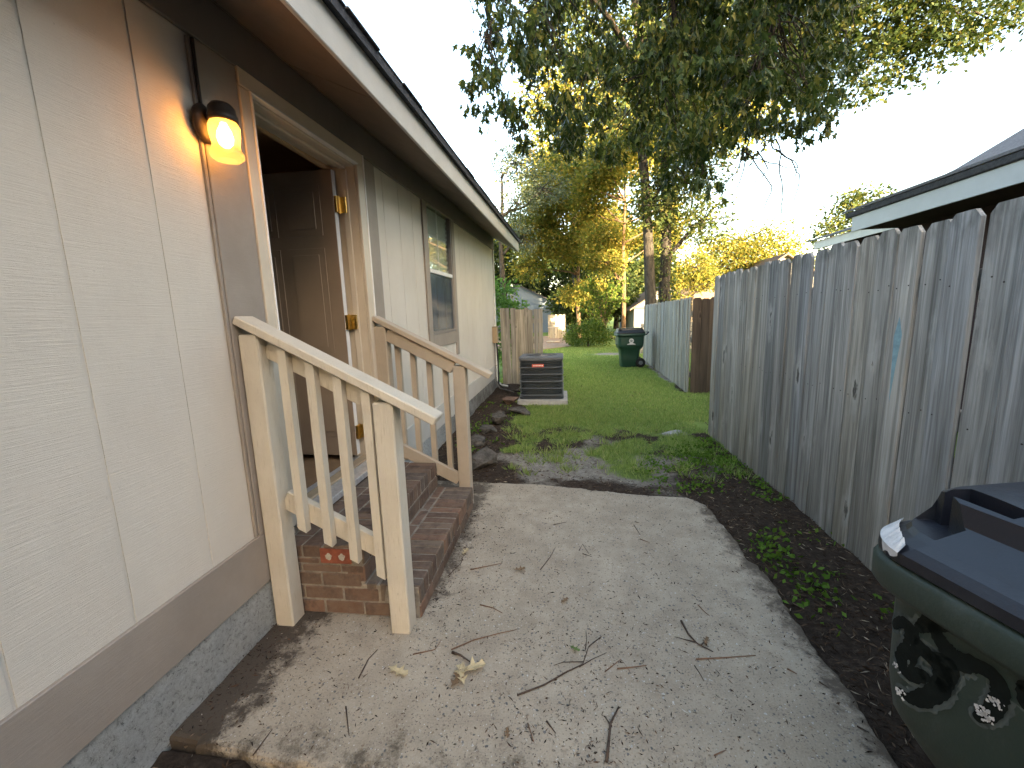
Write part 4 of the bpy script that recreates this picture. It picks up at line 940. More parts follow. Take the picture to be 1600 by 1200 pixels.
def tufts(n):
    P = []; D = []; S = []
    for _ in range(n):
        sx, sy = rng.uniform(-.7, 1.6), rng.uniform(3.6, 6.2)
        if in_poly(np.array([sx]), np.array([sy]), SLAB)[0]: continue
        k = rng.integers(20, 60); x = sx+rng.normal(0, .035, k); y = sy+rng.normal(0, .035, k)
        P.append(np.stack([x, y, ground_z(x, y)-.004], -1)); D.append(np.stack([(x-sx)*14, (y-sy)*14, np.ones(k)], -1)+rng.normal(0, .2, (k, 3))); S.append(rng.uniform(.04, .10, k))
    return leaves_np(np.concatenate(P), np.concatenate(D), np.concatenate(S), BLADE, .007)
parts_.append(tufts(150))
V = []; Fc = []; b = 0
for v_, f_ in parts_: V.append(v_); Fc.append(f_+b); b += len(v_)
tag(link('lawn_grass', np_mesh('lawn_grass', np.concatenate(V), np.concatenate(Fc)), 'grass'), 'short green lawn grass between the house and the fences', 'grass', kind='stuff')
def weeds():
    P = []; D = []; S = []
    spots = [(1.18+rng.uniform(-.08, .38), rng.uniform(1.9, 3.6)) for _ in range(16)]+[(1.28+rng.uniform(-.12, .3), rng.uniform(3.7, 4.7)) for _ in range(60)]+[(rng.uniform(.7, 1.3), rng.uniform(3.3, 4.2)) for _ in range(26)]+[(rng.uniform(-1.3, -.75), rng.uniform(4.2, 6.8)) for _ in range(22)]+[(1.2, 2.45), (1.25, 2.5), (1.18, 2.4), (1.22, 2.2), (1.3, 2.1), (1.25, 2.62), (1.5, 3.2)]*2
    for sx, sy in spots:
        n = rng.integers(10, 26); r = rng.uniform(.03, .08)
        x = sx+rng.normal(0, r, n); y = sy+rng.normal(0, r, n)
        P.append(np.stack([x, y, ground_z(x, y)+rng.uniform(.0, .03, n)], -1)); D.append(np.stack([rng.normal(0, 1, n), rng.normal(0, 1, n), rng.uniform(.1, .9, n)], -1)); S.append(rng.uniform(.018, .045, n))
    return leaves_np(np.concatenate(P), np.concatenate(D), np.concatenate(S), LEAF_DIA)
tag(link('weeds', np_mesh('weeds', *weeds()), 'weed'), 'low leafy weeds scattered on the bare soil', 'weeds', kind='stuff')
def litter(n, x0, x1, y0, y1, s0, s1, wmax, zfun, cond, tm=LEAF_DIA, flat=.25):
    x = rng.uniform(x0, x1, n); y = rng.uniform(y0, y1, n); k = cond(x, y); x, y = x[k], y[k]; n = len(x)
    D = np.stack([rng.normal(0, 1, n), rng.normal(0, 1, n), rng.normal(0, flat, n)], -1); S = rng.uniform(s0, s1, n)**1.0
    return leaves_np(np.stack([x, y, zfun(x, y)], -1), D, S, tm, S*rng.uniform(.4*wmax, wmax, n))
inS = lambda x, y: in_poly(x, y, SLAB)
gm = lambda x, y: (~inS(x, y)) & (rng.uniform(0, 1, len(x)) > grass_mask(x, y)*1.4+sand_mask(x, y)*.45)
lv = [litter(16000, -1.4, 1.66, .2, 5.2, .008, .04, .5, lambda x, y: ground_z(x, y)+.004, gm), litter(5000, -1.4, 1.0, 3.3, 6.8, .01, .045, .4, lambda x, y: ground_z(x, y)+.004, gm), litter(5000, 1.0, 1.66, .9, 4.6, .012, .06, .25, lambda x, y: ground_z(x, y)+.006, gm)]
V = np.concatenate([a for a, _ in lv]); o_ = np.cumsum([0]+[len(a) for a, _ in lv]); Fc = np.concatenate([f_+o_[i] for i, (_, f_) in enumerate(lv)])
lv.append(litter(900, -.8, 2.2, 4.2, 12.0, .025, .06, .6, lambda x, y: ground_z(x, y)+.02, lambda x, y: rng.uniform(0, 1, len(x)) > .35))
V = np.concatenate([a for a, _ in lv]); o_ = np.cumsum([0]+[len(a) for a, _ in lv]); Fc = np.concatenate([f_+o_[i] for i, (_, f_) in enumerate(lv)])
tag(link('bark_litter', np_mesh('bark_litter', V, Fc), 'chip'), 'dark bark chips and leaf litter covering the soil', 'litter', kind='stuff')
nearedge = lambda x, y: inS(x, y) & ((rng.uniform(0, 1, len(x)) < .10+.7*np.exp(-(x+1.35)/.14)*(y < 1.7)+.9*np.exp(-np.abs(x+.66)/.06)*(y > 1.75)*(y < 3)*(x > -.7)+.55*np.exp(-(((x-.05)/.30)**2+((y-1.15)/.22)**2))+.14*np.exp(-(((x-.1)/.6)**2+((y-1.6)/.4)**2)))) & ~((x < -.70) & (y > 1.72) & (y < 2.91))
lv = [litter(34000, -1.4, 1.06, 1.0, 3.45, .004, .017, .7, lambda x, y: x*0+.003, nearedge, flat=.5), litter(3600, -1.4, 1.06, 1.0, 3.45, .012, .036, .3, lambda x, y: x*0+.004, nearedge, flat=.15)]
V = np.concatenate([a for a, _ in lv]); Fc = np.concatenate([lv[0][1], lv[1][1]+len(lv[0][0])])
tag(link('slab_debris', np_mesh('slab_debris', V, Fc), 'debris'), 'tiny seeds, grit and bark crumbs scattered over the slab', 'debris', kind='stuff')
# single twigs and leaves on the slab, laid where the photograph shows them
def twig(pix, r=.003, m='twig', forks=(), label='small dark twig lying on the concrete slab', name='twig'):
    pts = [Vector(gnd(u, v, r+.001)) for u, v in pix]; c = sum(pts, Vector())/len(pts); mb = MB(); loc = Vector((c.x, c.y, 0))
    def sub(ps, r0):
        out = []
        for i, p in enumerate(ps):
            out.append(p-loc+Vector((random.uniform(-1, 1), random.uniform(-1, 1), random.uniform(0, .8)))*r0*.6)
        mb.tube(out, [r0*(1-.55*i/max(1, len(ps)-1)) for i in range(len(ps))], 6)
    sub(pts, r)
    for fk in forks: sub([Vector(gnd(u, v, r+.002)) for u, v in fk], r*.6)
    return tag(link(name, mb.mesh(name, smooth=True), m, None, loc), label, 'twig', 'twigs and pine straw on the slab')
twig([(808, 1087), (850, 1070), (885, 1050), (910, 1038), (920, 1010), (940, 995)], .0034, 'twig', [[(905, 1042), (925, 1030), (948, 1020)], [(912, 1034), (880, 1035), (865, 1040)], [(915, 1015), (917, 1000), (916, 985)]], 'long forked twig across the middle of the slab')
twig([(948, 1190), (952, 1160), (955, 1130), (967, 1105)], .0055, 'twig', [[(955, 1135), (945, 1120)]], 'thick dark stick at the bottom middle of the slab')
twig([(645, 1022), (680, 1015), (690, 1000)], .0025, 'needle', label='curled pine needle beside the near railing post')
twig([(705, 1015), (740, 1000), (780, 990), (808, 984)], .003, 'needle', label='long pine straw strand right of the near railing post')
twig([(1087, 1030), (1130, 1028), (1180, 1024)], .003, 'needle', label='straight pine straw strand on the right of the slab')
twig([(1065, 970), (1075, 990), (1090, 1005), (1115, 1020)], .005, 'twig', [[(1085, 1003), (1070, 1000), (1055, 995)], [(1095, 1008), (1105, 998)]], 'forked stick on the right half of the slab')
twig([(705, 1020), (720, 1025), (733, 1035)], .006, 'twig', label='stubby dark twig above the pale curled leaf')
TW = [[(965, 1045), (985, 1043), (1010, 1040)], [(1085, 1040), (1095, 1055), (1100, 1065)], [(945, 1050), (970, 1030), (985, 1050)], [(1090, 945), (1100, 955), (1108, 962)], [(905, 860), (910, 850), (920, 865)], [(1000, 842), (1015, 848)], [(990, 820), (1000, 836)], [(865, 820), (885, 816)], [(845, 890), (860, 870), (868, 855)], [(735, 890), (785, 880)],
            [(910, 865), (925, 870)], [(750, 945), (770, 950), (785, 958)], [(1230, 1045), (1245, 1053)], [(1280, 1065), (1295, 1075)], [(1290, 920), (1300, 930)], [(540, 1105), (545, 1150)], [(395, 1180), (425, 1140)], [(560, 1060), (575, 1030), (590, 1015)], [(825, 1130), (835, 1160)], [(855, 1128), (868, 1145)], [(1340, 1135), (1358, 1145)], [(700, 900), (720, 880), (730, 850)], [(1115, 1180), (1135, 1172)]]
TWL = ['short straight twig right of the long forked twig', 'short bent twig below the forked stick on the right', 'kinked twig touching the short straight twig', 'tiny twig above the forked stick on the right', 'hooked twig in the upper middle of the slab', 'short level twig in the upper right of the slab', 'tiny slanting twig in the upper right, nearest the far edge', 'tiny level twig close to the far slab edge', 'curved twig rising right of the curled brown leaf', 'straight thin twig beside the lowest brick step', 'tiny twig touching the hooked twig', 'thin bowed twig between the near post and the middle leaf', 'small twig a little inside the right slab edge', 'rightmost small twig beside the right slab edge', 'tiny twig on the soil just off the slab edge', 'upright strand low on the left of the slab', 'slanting twig in the bottom left corner of the slab', 'curving twig left of the flat tan leaf', 'short steep twig left of the thick dark stick', 'small slanting twig between the leaf and the thick stick', 'small twig in the lower right corner of the slab', 'long curving twig at the foot of the brick steps', 'short twig at the bottom edge right of the thick stick']
for pix, lab in zip(TW, TWL):
    twig(pix, random.uniform(.0018, .0034), random.choice(['twig', 'twig', 'needle']), label=lab)
def dead_leaf(u, v, s, rz, m, label, curl=.5, lobes=True):
    p = gnd(u, v, 0); mb = MB()
    out = [(0, 0), (.18, .06), (.30, .22), (.36, .08), (.52, .10), (.62, .30), (.68, .10), (.80, .10), (.90, .16), (1, 0)]
    pts = out+[(x, -y) for x, y in out[-2:0:-1]]; n = len(pts)
    top = [((x-.5)*s, y*s, (.012+curl*(abs(y)*.7+.25*(x-.5)**2)*s)) for x, y in pts]; rib = [((x-.5)*s, 0, .006+curl*.25*(x-.5)**2*s) for x in (.15, .35, .6, .85)]
    v_ = top+rib; f = []
    import mathutils.geometry as mg
    tri = mg.tessellate_polygon([[Vector((a, b_, 0)) for a, b_, c in top]])
    mb.add(top, [tuple(t) for t in tri])
    o = link('dry_leaf', mb.mesh('dry_leaf'), m, None, (p[0], p[1], 0), (0, 0, rz)); sm = o.modifiers.new('thick', 'SOLIDIFY'); sm.thickness = .0012
    return tag(o, label, 'leaf', 'fallen leaves on the slab')
dead_leaf(735, 1050, .13, .4, 'dryleaf', 'pale curled oak leaf in the centre left of the slab', .9)
dead_leaf(722, 1060, .10, 2.0, 'dryleaf', 'second pale curled leaf clustered with the pale oak leaf', 1.1)
dead_leaf(715, 1066, .09, 1.2, 'brownleaf', 'brown leaf tucked under the pale curled leaves', .7)
dead_leaf(622, 1052, .10, -.3, 'dryleaf', 'flat tan leaf in front of the near railing post', .3)
dead_leaf(898, 1017, .05, -.5, 'greenleaf', 'small green leaf above the long forked twig', .3)
dead_leaf(882, 942, .055, .8, 'brownleaf', 'small brown leaf in the middle of the slab', .6)
dead_leaf(812, 893, .07, .3, 'brownleaf', 'curled brown leaf near the brick steps', .8)
dead_leaf(727, 865, .07, 1.3, 'dryleaf', 'tan leaf lying against the lowest brick step', .6)
dead_leaf(1103, 1005, .05, 1.0, 'brownleaf', 'small dark leaf on the right forked stick', .6)
dead_leaf(793, 1150, .04, 1.8, 'brownleaf', 'dark triangular leaf low in the middle of the slab', .3)

# ================================================================ TREES
def jitter_line(p0, p1, n, amp):
    p0, p1 = np.array(p0, float), np.array(p1, float); t = np.linspace(0, 1, n)[:, None]; a = p0+(p1-p0)*t
    w_ = np.cumsum(rng.normal(0, amp, (n, 3)), 0); w_ = w_-w_[0]-(w_[-1]-w_[0])*t; return a+w_
def tree(name, label, base, h_, r, blobs, leafm, n, ls_, bark='bark', group='trees beyond the yard', lean=(0, 0), tm=LEAF_DIA, clump=.45, droop=-.25, limb=True, extra=None, cat='tree', top_r=.25):
    """blobs: (centre, radii); leaves gather in clumps near each blob's surface"""
    t = empty(name, base, label, cat, group)
    top = (base[0]+lean[0], base[1]+lean[1], h_); tr = jitter_line((base[0], base[1], base[2]-.1), top, 10, r*.25)
    mb = MB(); mb.tube(list(map(tuple, tr)), [r*(1.25 if i == 0 else 1)*(1-(1-top_r)*i/9) for i in range(10)], 10); mb.build('trunk', bark, t, smooth=True)
    br = MB(); P = []; D = []
    tot = sum(b[1][0]*b[1][1]*b[1][2] for b in blobs)**1.0
    for c, rr in blobs:
        c = np.array(c); rr = np.array(rr); share = (rr[0]*rr[1]*rr[2])/tot; nb = max(30, int(n*share)); nc = max(4, int(nb/26))
        d = nrm(rng.normal(size=(nc, 3))); cc = c+d*rr*rng.uniform(.35, 1.0, (nc, 1))**.6
        if limb:
            k = int(np.clip((c[2]-base[2]-rr[2]*.6)/(h_-base[2]+.01)*9, 2, 9)); s0 = tr[k]
            br.tube(list(map(tuple, jitter_line(s0, c, 6, .08*rr.mean()))), [r*.42*(1-.75*i/5) for i in range(6)], 6)
            for q_ in cc[:min(14, nc)]: br.tube(list(map(tuple, jitter_line(c, q_, 4, .06*rr.mean()))), [r*.14*(1-.6*i/3) for i in range(4)], 5)
        who = rng.integers(0, nc, nb); cr = clump*rr.mean()*rng.uniform(.5, 1.1, nc)
        off = rng.normal(size=(nb, 3))*cr[who][:, None]*np.array([.6, .6, .42]); P.append(cc[who]+off); D.append(off+rng.normal(0, .25, (nb, 3))*cr[who][:, None]+np.array([0, 0, droop])*cr[who][:, None])
    if limb and br.v: br.build('branches', bark, t, smooth=True)
    P = np.concatenate(P); D = np.concatenate(D); P = P[P[:, 2] > .02] if False else P
    S = rng.uniform(.6, 1.25, len(P))*ls_
    V_, F_ = leaves_np(P, D, S, tm); V_[:, 2] = np.maximum(V_[:, 2], .0)
    link('crown', np_mesh('crown', V_, F_), leafm, t); return t
# --- the big oak whose limbs hang over the yard
oak = empty('oak_tree', (3.2, 16.5, 0), 'tall oak with a slim grey trunk and dark boughs hanging over the yard', 'tree', 'trees beyond the yard')
mb = MB(); tr = [(3.25, 16.5, -.1), (3.22, 16.5, 1.9), (3.10, 16.5, 4.0), (2.95, 16.5, 6.0), (2.72, 16.5, 8.0), (2.6, 16.3, 10.5), (2.3, 16.0, 13.0)]
mb.tube(tr, [.26, .20, .175, .16, .15, .13, .07], 12).build('trunk', 'bark', oak, smooth=True)
limbs = [[(2.66, 16.4, 9.3), (2.3, 13.5, 9.8), (1.6, 10.5, 9.0), (.9, 8.0, 7.6), (.2, 6.4, 6.0), (-.4, 5.8, 5.0)],
         [(2.6, 16.3, 10.3), (3.0, 13.0, 10.4), (3.1, 10.0, 9.2), (2.8, 7.5, 7.6), (2.45, 6.2, 6.2), (2.3, 5.7, 5.1), (2.42, 5.6, 4.6), (2.20, 5.6, 4.15), (2.15, 5.6, 3.7)],
         [(2.62, 16.3, 9.8), (1.0, 13.0, 9.8), (-.3, 9.6, 8.6), (-.9, 7.5, 7.0), (-1.0, 6.6, 5.9), (-1.05, 6.4, 5.2)],
         [(2.6, 16.3, 10.8), (2.3, 12.6, 11.0), (2.0, 9.0, 9.6), (1.7, 7.0, 7.6), (1.5, 6.1, 6.0), (1.35, 5.9, 4.9), (1.15, 5.9, 4.2)],
         [(2.8, 16.5, 7.6), (1.9, 15.8, 7.8), (.9, 15.4, 7.4), (.2, 15.0, 6.9)],
         [(2.6, 16.3, 10.6), (4.2, 13.5, 10.9), (5.6, 11.6, 9.6), (6.8, 10.8, 8.2), (8.0, 10.5, 7.2), (8.8, 10.4, 6.8)]]
lb = MB()
for k, l in enumerate(limbs):
    q_ = np.array(l); r0 = .085 if k < 4 else .07
    fine = []
    for i in range(len(q_)-1):
        for j in range(4): fine.append(q_[i]+(q_[i+1]-q_[i])*j/4+rng.normal(0, .03, 3))
    fine.append(q_[-1]); lb.tube(list(map(tuple, fine)), [r0*(1-.86*i/(len(fine)-1)) for i in range(len(fine))], 7)
lb.build('limbs', 'bark_dark', oak, smooth=True)
near_pts = np.concatenate([np.array([np.array(l[i])+(np.array(l[i+1])-np.array(l[i]))*t_ for i in range(len(l)-1) for t_ in (0, .25, .5, .75)]) for l in limbs[:4]])
near_pts = near_pts[near_pts[:, 1] < 9.5]
def dens(u, v):                    # where the hanging foliage shows in the photograph (relative density)
    if u < 720 or u > 1345: return 0
    low = np.interp(u, [720, 745, 770, 800, 840, 900, 960, 1000, 1060, 1100, 1140, 1180, 1230, 1270, 1300, 1320, 1345], [150, 200, 185, 225, 245, 250, 262, 270, 300, 310, 275, 240, 215, 215, 200, 120, 60])
    if v > low: return 0
    top = np.interp(u, [720, 750, 790, 1600], [120, 10, -160, -160])
    if v < top: return 0
    d = np.interp(u, [720, 800, 900, 1000, 1200, 1345], [.75, .75, .7, .95, 1.0, .7])
    if (u-850)**2/36**2+(v-150)**2/22**2 < 1: d = 0
    if (u-925)**2/70**2+(v-35)**2/45**2 < 1: d *= .15
    if (u-1240)**2/45**2+(v-70)**2/40**2 < 1: d *= .35
    return d
tw = MB(); P = []; D = []; S = []
n_cl = 0
while n_cl < 390:
    u = rng.uniform(715, 1345); v = rng.uniform(-160, 315)
    if rng.uniform() > dens(u, v): continue
    n_cl += 1; yd = rng.uniform(5.0, 7.6); c = at(u, v-14, yd)
    s0 = near_pts[np.argmin(((near_pts-c-np.array([0, .3, .5]))**2).sum(1))]
    if np.linalg.norm(s0-c) > 1.5: s0 = c+np.array([rng.normal(0, .25), rng.uniform(.1, .6), rng.uniform(.5, 1.0)])
    ln = jitter_line(s0, c, 6, .035); ln[1:-1, 2] += .06
    tw.tube(list(map(tuple, ln)), [.010*(1-.7*i/5) for i in range(6)], 5)
    for _ in range(3):
        o_ = c+rng.normal(0, .17, 3)*np.array([1, 1, .9]); nl2 = rng.integers(9, 18)
        k = rng.uniform(0, 1, nl2)[:, None]; pp = c+(o_-c)*k+rng.normal(0, .045, (nl2, 3))
        out = nrm(rng.normal(size=(nl2, 3)))*np.array([1, 1, .5])*.6+np.array([0, 0, -.9]); P.append(pp); D.append(out); S.append(rng.uniform(.08, .155, nl2))
# bare drooping twigs under the right side of the boughs
for u0, v0, pix in [(1165, 225, [(1150, 270), (1120, 300), (1085, 325)]), (1170, 215, [(1165, 262), (1150, 300), (1143, 352)]), (1215, 215, [(1218, 255), (1222, 300), (1221, 330), (1195, 358), (1160, 375), (1120, 378)]), (1210, 230, [(1235, 250), (1247, 275), (1243, 310), (1228, 340)]), (1185, 235, [(1200, 265), (1180, 285), (1150, 305)]), (1200, 225, [(1225, 240), (1247, 258), (1240, 290)]), (1160, 240, [(1190, 250), (1225, 262), (1250, 262)]), (1175, 240, [(1205, 290), (1195, 325), (1180, 345)]), (1100, 255, [(1090, 290), (1060, 312), (1030, 322), (985, 318)]), (1060, 260, [(1070, 285), (1100, 300)])]:
    pts = [at(u0, v0, 5.6)]+[at(a, b_, 5.55) for a, b_ in pix]; fine = []
    for i in range(len(pts)-1):
        for j in range(3): fine.append(pts[i]+(pts[i+1]-pts[i])*j/3+rng.normal(0, .012, 3))
    fine.append(pts[-1]); tw.tube(list(map(tuple, fine)), [.008*(1-.6*i/len(fine)) for i in range(len(fine))], 5)
tw.build('twigs', 'bark_dark', oak, smooth=True)
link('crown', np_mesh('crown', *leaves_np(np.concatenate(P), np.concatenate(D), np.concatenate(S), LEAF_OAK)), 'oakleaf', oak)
# upper and rear crown of the same oak
def leafcloud(blobs, n, ls_, clump, tm=LEAF_DIA, droop=-.3):
    P = []; D = []; tot = sum(b_[1][0]*b_[1][1]*b_[1][2] for b_ in blobs)
    for c, rr in blobs:
        rr = np.array(rr); nb = int(n*rr.prod()/tot); nc = max(5, nb//24); cc = np.array(c)+nrm(rng.normal(size=(nc, 3)))*rr*rng.uniform(.25, 1, (nc, 1))**.5
        who = rng.integers(0, nc, nb); cr = clump*rng.uniform(.5, 1.1, nc); off = rng.normal(size=(nb, 3))*cr[who][:, None]*np.array([.6, .6, .4]); P.append(cc[who]+off); D.append(off+rng.normal(0, .3, (nb, 3))*clump+np.array([0, 0, droop*clump]))
    P = np.concatenate(P); return leaves_np(P, np.concatenate(D), rng.uniform(.65, 1.25, len(P))*ls_, tm)
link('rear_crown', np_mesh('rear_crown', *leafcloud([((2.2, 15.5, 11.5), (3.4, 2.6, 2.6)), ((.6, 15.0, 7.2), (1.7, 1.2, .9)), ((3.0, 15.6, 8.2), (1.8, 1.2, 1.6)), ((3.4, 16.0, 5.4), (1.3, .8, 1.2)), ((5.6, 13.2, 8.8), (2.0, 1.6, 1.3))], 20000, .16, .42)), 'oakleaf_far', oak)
link('right_crown', np_mesh('right_crown', *leafcloud([((6.4, 11.0, 7.9), (2.2, 1.3, 1.2)), ((8.1, 10.6, 7.3), (1.5, 1.0, .8)), ((5.9, 10.6, 6.1), (.9, .8, .5)), ((7.2, 10.6, 6.6), (1.1, .8, .55)), ((4.9, 10.4, 7.4), (1.2, 1.0, 1.2))], 21000, .105, .3)), 'oakleaf', oak)
# --- second trunk wrapped in leaves
ivy = tree('ivy_tree', 'thick leaf-wrapped trunk standing right beside the slim oak trunk', (3.85, 16.9, 0), 9.5, .25, [((4.3, 16.6, 9.5), (2.2, 1.8, 1.8)), ((4.6, 16.4, 6.6), (1.3, 1.0, 1.3)), ((4.9, 16.0, 4.6), (.9, .8, .9)), ((3.2, 16.4, 5.4), (.9, .7, 1.0))], 'oakleaf_far', 20000, .13, lean=(-.2, -.2), clump=.3, top_r=.4)
n = 1500; a = rng.uniform(0, 2*math.pi, n); z = rng.uniform(.3, 7.0, n); rr = .25*(1-.5*z/9.5)+.04+rng.uniform(0, .12, n)
link('ivy_leaves', np_mesh('ivy_leaves', *leaves_np(np.stack([3.85-.2*z/9.5+rr*np.cos(a), 16.9-.2*z/9.5+rr*np.sin(a), z], -1), np.stack([np.cos(a), np.sin(a), np.full(n, -.8)], -1), .13, LEAF_DIA)), 'oakleaf_far', ivy)
G = 'trees beyond the yard'
def scatter(n, x0, x1, y, dy, z0, z1, r0, r1, shape):
    out = []
    while len(out) < n:
        x = rng.uniform(x0, x1); z = rng.uniform(z0, z1); u = (x-(x0+x1)/2)/((x1-x0)/2); v = (z-z0)/(z1-z0)
        if shape(u, v): r = rng.uniform(r0, r1); out.append(((x, y+rng.uniform(-dy, dy), z), (r*1.25, r, r*.75)))
    return out
egg = lambda u, v: u*u+((v-.45)/.58)**2 < 1
tree('sunlit_tree', 'sunlit golden-green tree behind the lawn left of the oak trunk', (.9, 27.0, 0), 8.8, .15, scatter(26, -3.6, 3.2, 26.2, 1.4, 2.6, 10.6, .55, 1.25, egg), 'sunlit_leaf', 36000, .20, 'bark_lit', clump=.6)
tree('sunlit_tree', 'sunlit tree with an orange-lit trunk behind the far bin', (2.95, 22.0, 0), 8.8, .13, scatter(20, .2, 5.6, 22.5, 1.0, 3.0, 9.8, .45, 1.0, egg), 'sunlit_leaf', 25000, .17, 'bark_lit', clump=.6)
tree('green_tree', 'shaded dark green tree behind the arching shrub', (2.8, 30.5, 0), 5.5, .16, scatter(16, -.2, 5.6, 30.3, .9, 1.0, 6.6, .7, 1.2, lambda u, v: True), 'pine', 14000, .26, 'bark_dark', clump=.55)
tree('tall_tree', 'very tall sunlit tree top showing between the hanging oak boughs', (.8, 32.0, 0), 15, .35, [((1.2, 31.5, 16.0), (3.6, 2.5, 3.2)), ((3.6, 31.5, 12.5), (2.6, 2.2, 2.2)), ((-1.0, 32.0, 12.0), (2.2, 2, 2)), ((9.5, 31.5, 14.5), (5.0, 2.5, 2.6))], 'sunlit_leaf', 18000, .30, 'bark', clump=.5)
tree('pale_tree', 'airy bluish-green tree rising above the house eave', (-2.9, 21.0, 0), 8.0, .2, [((-2.2, 21.0, 8.6), (1.2, 1.0, .9)), ((-1.0, 21.0, 7.4), (1.3, 1.0, .8)), ((-2.2, 21.0, 6.8), (.9, .9, .8)), ((-2.0, 20.8, 5.2), (.8, .8, .8))], 'bluish', 5000, .12, 'bark', clump=.42)
for k, (x, y, hh, lab) in enumerate([(-5.5, 40, 9, 'dark pine behind the blue-grey house'), (-1.8, 44, 10, 'dark pine left of centre behind the sunlit trees'), (1.8, 38, 9, 'dark pine filling the gap behind the round bush'), (5.0, 42, 10, 'dark pine behind the two near trunks'), (9.5, 45, 9, 'dark pine far right behind the brown-roofed house')]):
    tree('pine_tree', lab, (x, y, 0), hh, .24, [((x, y, hh*.95), (1.6, 1.4, 1.8)), ((x-.8, y-.3, hh*.7), (2.2, 1.6, 1.6)), ((x+.9, y-.4, hh*.5), (2.4, 1.6, 1.5)), ((x-.5, y-.4, hh*.28), (2.5, 1.6, 1.4))], 'pine', 6000, .42, 'bark_dark', clump=.34)
tree('round_tree', 'wide sunlit tree above the far end of the grey fence', (11.4, 28.5, 0), 4.5, .28, [((10.0, 28.3, 4.6), (1.8, 1.5, 1.4)), ((12.2, 28.3, 4.8), (2.0, 1.5, 1.5)), ((8.6, 28, 3.4), (1.2, 1.2, 1.0)), ((13.6, 28, 3.4), (1.2, 1.2, 1.0))], 'sunlit_leaf', 14000, .18, clump=.5)
tree('yellow_tree', 'small bright yellow-lit tree right of the trunks', (5.9, 20.5, 0), 2.8, .12, [((5.9, 20.4, 3.4), (.95, .8, .8)), ((6.5, 20.4, 2.7), (.7, .7, .6)), ((5.3, 20.4, 2.4), (.6, .6, .7))], 'sunlit_leaf', 3000, .13, clump=.36)
tree('small_tree', 'distant tree peeking over the neighbouring roof', (11.9, 19.5, 0), 4.6, .15, [((12.3, 19.5, 5.2), (1.3, 1.0, .9)), ((10.9, 19.5, 4.4), (.7, .7, .7))], 'oakleaf_far', 2200, .17, clump=.36)
tree('green_shrub', 'bright light-green shrub behind the gate fence', (-1.75, 10.6, 0), 1.6, .05, [((-1.7, 10.6, 1.9), (.55, .5, .5)), ((-1.35, 10.8, 1.5), (.4, .4, .5)), ((-1.5, 10.6, .8), (.5, .5, .6))], 'lightgreen', 2600, .10, clump=.45, group='shrubs beyond the lawn', cat='shrub')
tree('round_bush', 'dense rounded yellow-green bush at the end of the lawn', (1.05, 19.3, 0), .7, .06, [((1.0, 19.3, .62), (.95, .7, .55)), ((.45, 19.2, .42), (.6, .55, .38)), ((1.7, 19.3, .45), (.55, .55, .42)), ((1.15, 19.2, .9), (.6, .5, .35))], 'bushleaf', 7000, .085, clump=.28, group='shrubs beyond the lawn', limb=False, cat='bush')
ar = empty('arching_shrub', (1.9, 21.0, 0), 'tall arching shrub with feathery boughs behind the round bush', 'shrub', 'shrubs beyond the lawn')
st_ = MB(); P = []; D = []
for k in range(16):
    a = rng.uniform(0, 6.28); reach = rng.uniform(.6, 1.5); hh = rng.uniform(1.6, 3.1); t_ = np.linspace(0, 1, 9)[:, None]
    d = np.array([math.cos(a), .5*math.sin(a), 0]); q_ = np.array([1.9, 21.0, 0])+d*reach*t_**1.6+np.array([0, 0, 1])*hh*(1.55*t_-.62*t_**3)/.93
    st_.tube(list(map(tuple, q_)), [.02*(1-.8*i/8) for i in range(9)], 5); idx = rng.uniform(2.5, 8, 150); i0 = np.clip(idx.astype(int), 0, 7); fr = (idx-i0)[:, None]
    P.append(q_[i0]*(1-fr)+q_[i0+1]*fr+rng.normal(0, .07, (150, 3))); D.append(rng.normal(size=(150, 3))+d*.6+np.array([0, 0, -.4]))
st_.build('stems', 'bark_lit', ar, smooth=True); P = np.concatenate(P)
link('foliage', np_mesh('foliage', *leaves_np(P, np.concatenate(D), rng.uniform(.08, .16, len(P)), LEAF_DIA)), 'bushleaf', ar)
V_, F_ = leafcloud([((x, 60+3*math.sin(x), 3.0), (5.5, 2.5, 3.4+1.2*math.sin(x*1.7))) for x in range(-60, 70, 6)], 16000, .7, .9)
V_[:, 2] = np.maximum(V_[:, 2], 0)
tag(link('far_wood', np_mesh('far_wood', V_, F_), 'pine'), 'dark far-off wood closing the view behind the yard', 'wood', kind='stuff')
# unseen trees added behind the camera to block the low sun
for k, (x, y, hh) in enumerate([(15.5, -14.0, 12), (15.5, -20.0, 12), (15.5, -26.0, 13), (3.4, -19.5, 11), (8.5, -20.5, 11)]):
    tree('added_blocker_tree', ['added unseen sun-blocking tree beyond the neighbouring roof', 'second added unseen sun-blocking tree behind the neighbouring roof', 'farthest added unseen sun-blocking tree behind the camera', 'added unseen sun-blocking tree straight behind the patio', 'added unseen sun-blocking tree at the rear corner of the neighbouring house'][k], (x, y, 0), hh, .3, [((x, y, hh*.72), (3.2, 3.2, hh*.36)), ((x, y, hh*.36), (3.2, 3.2, hh*.28))], 'oakleaf_far', 5200, .75, group='added unseen sun-blocking trees', clump=.34)

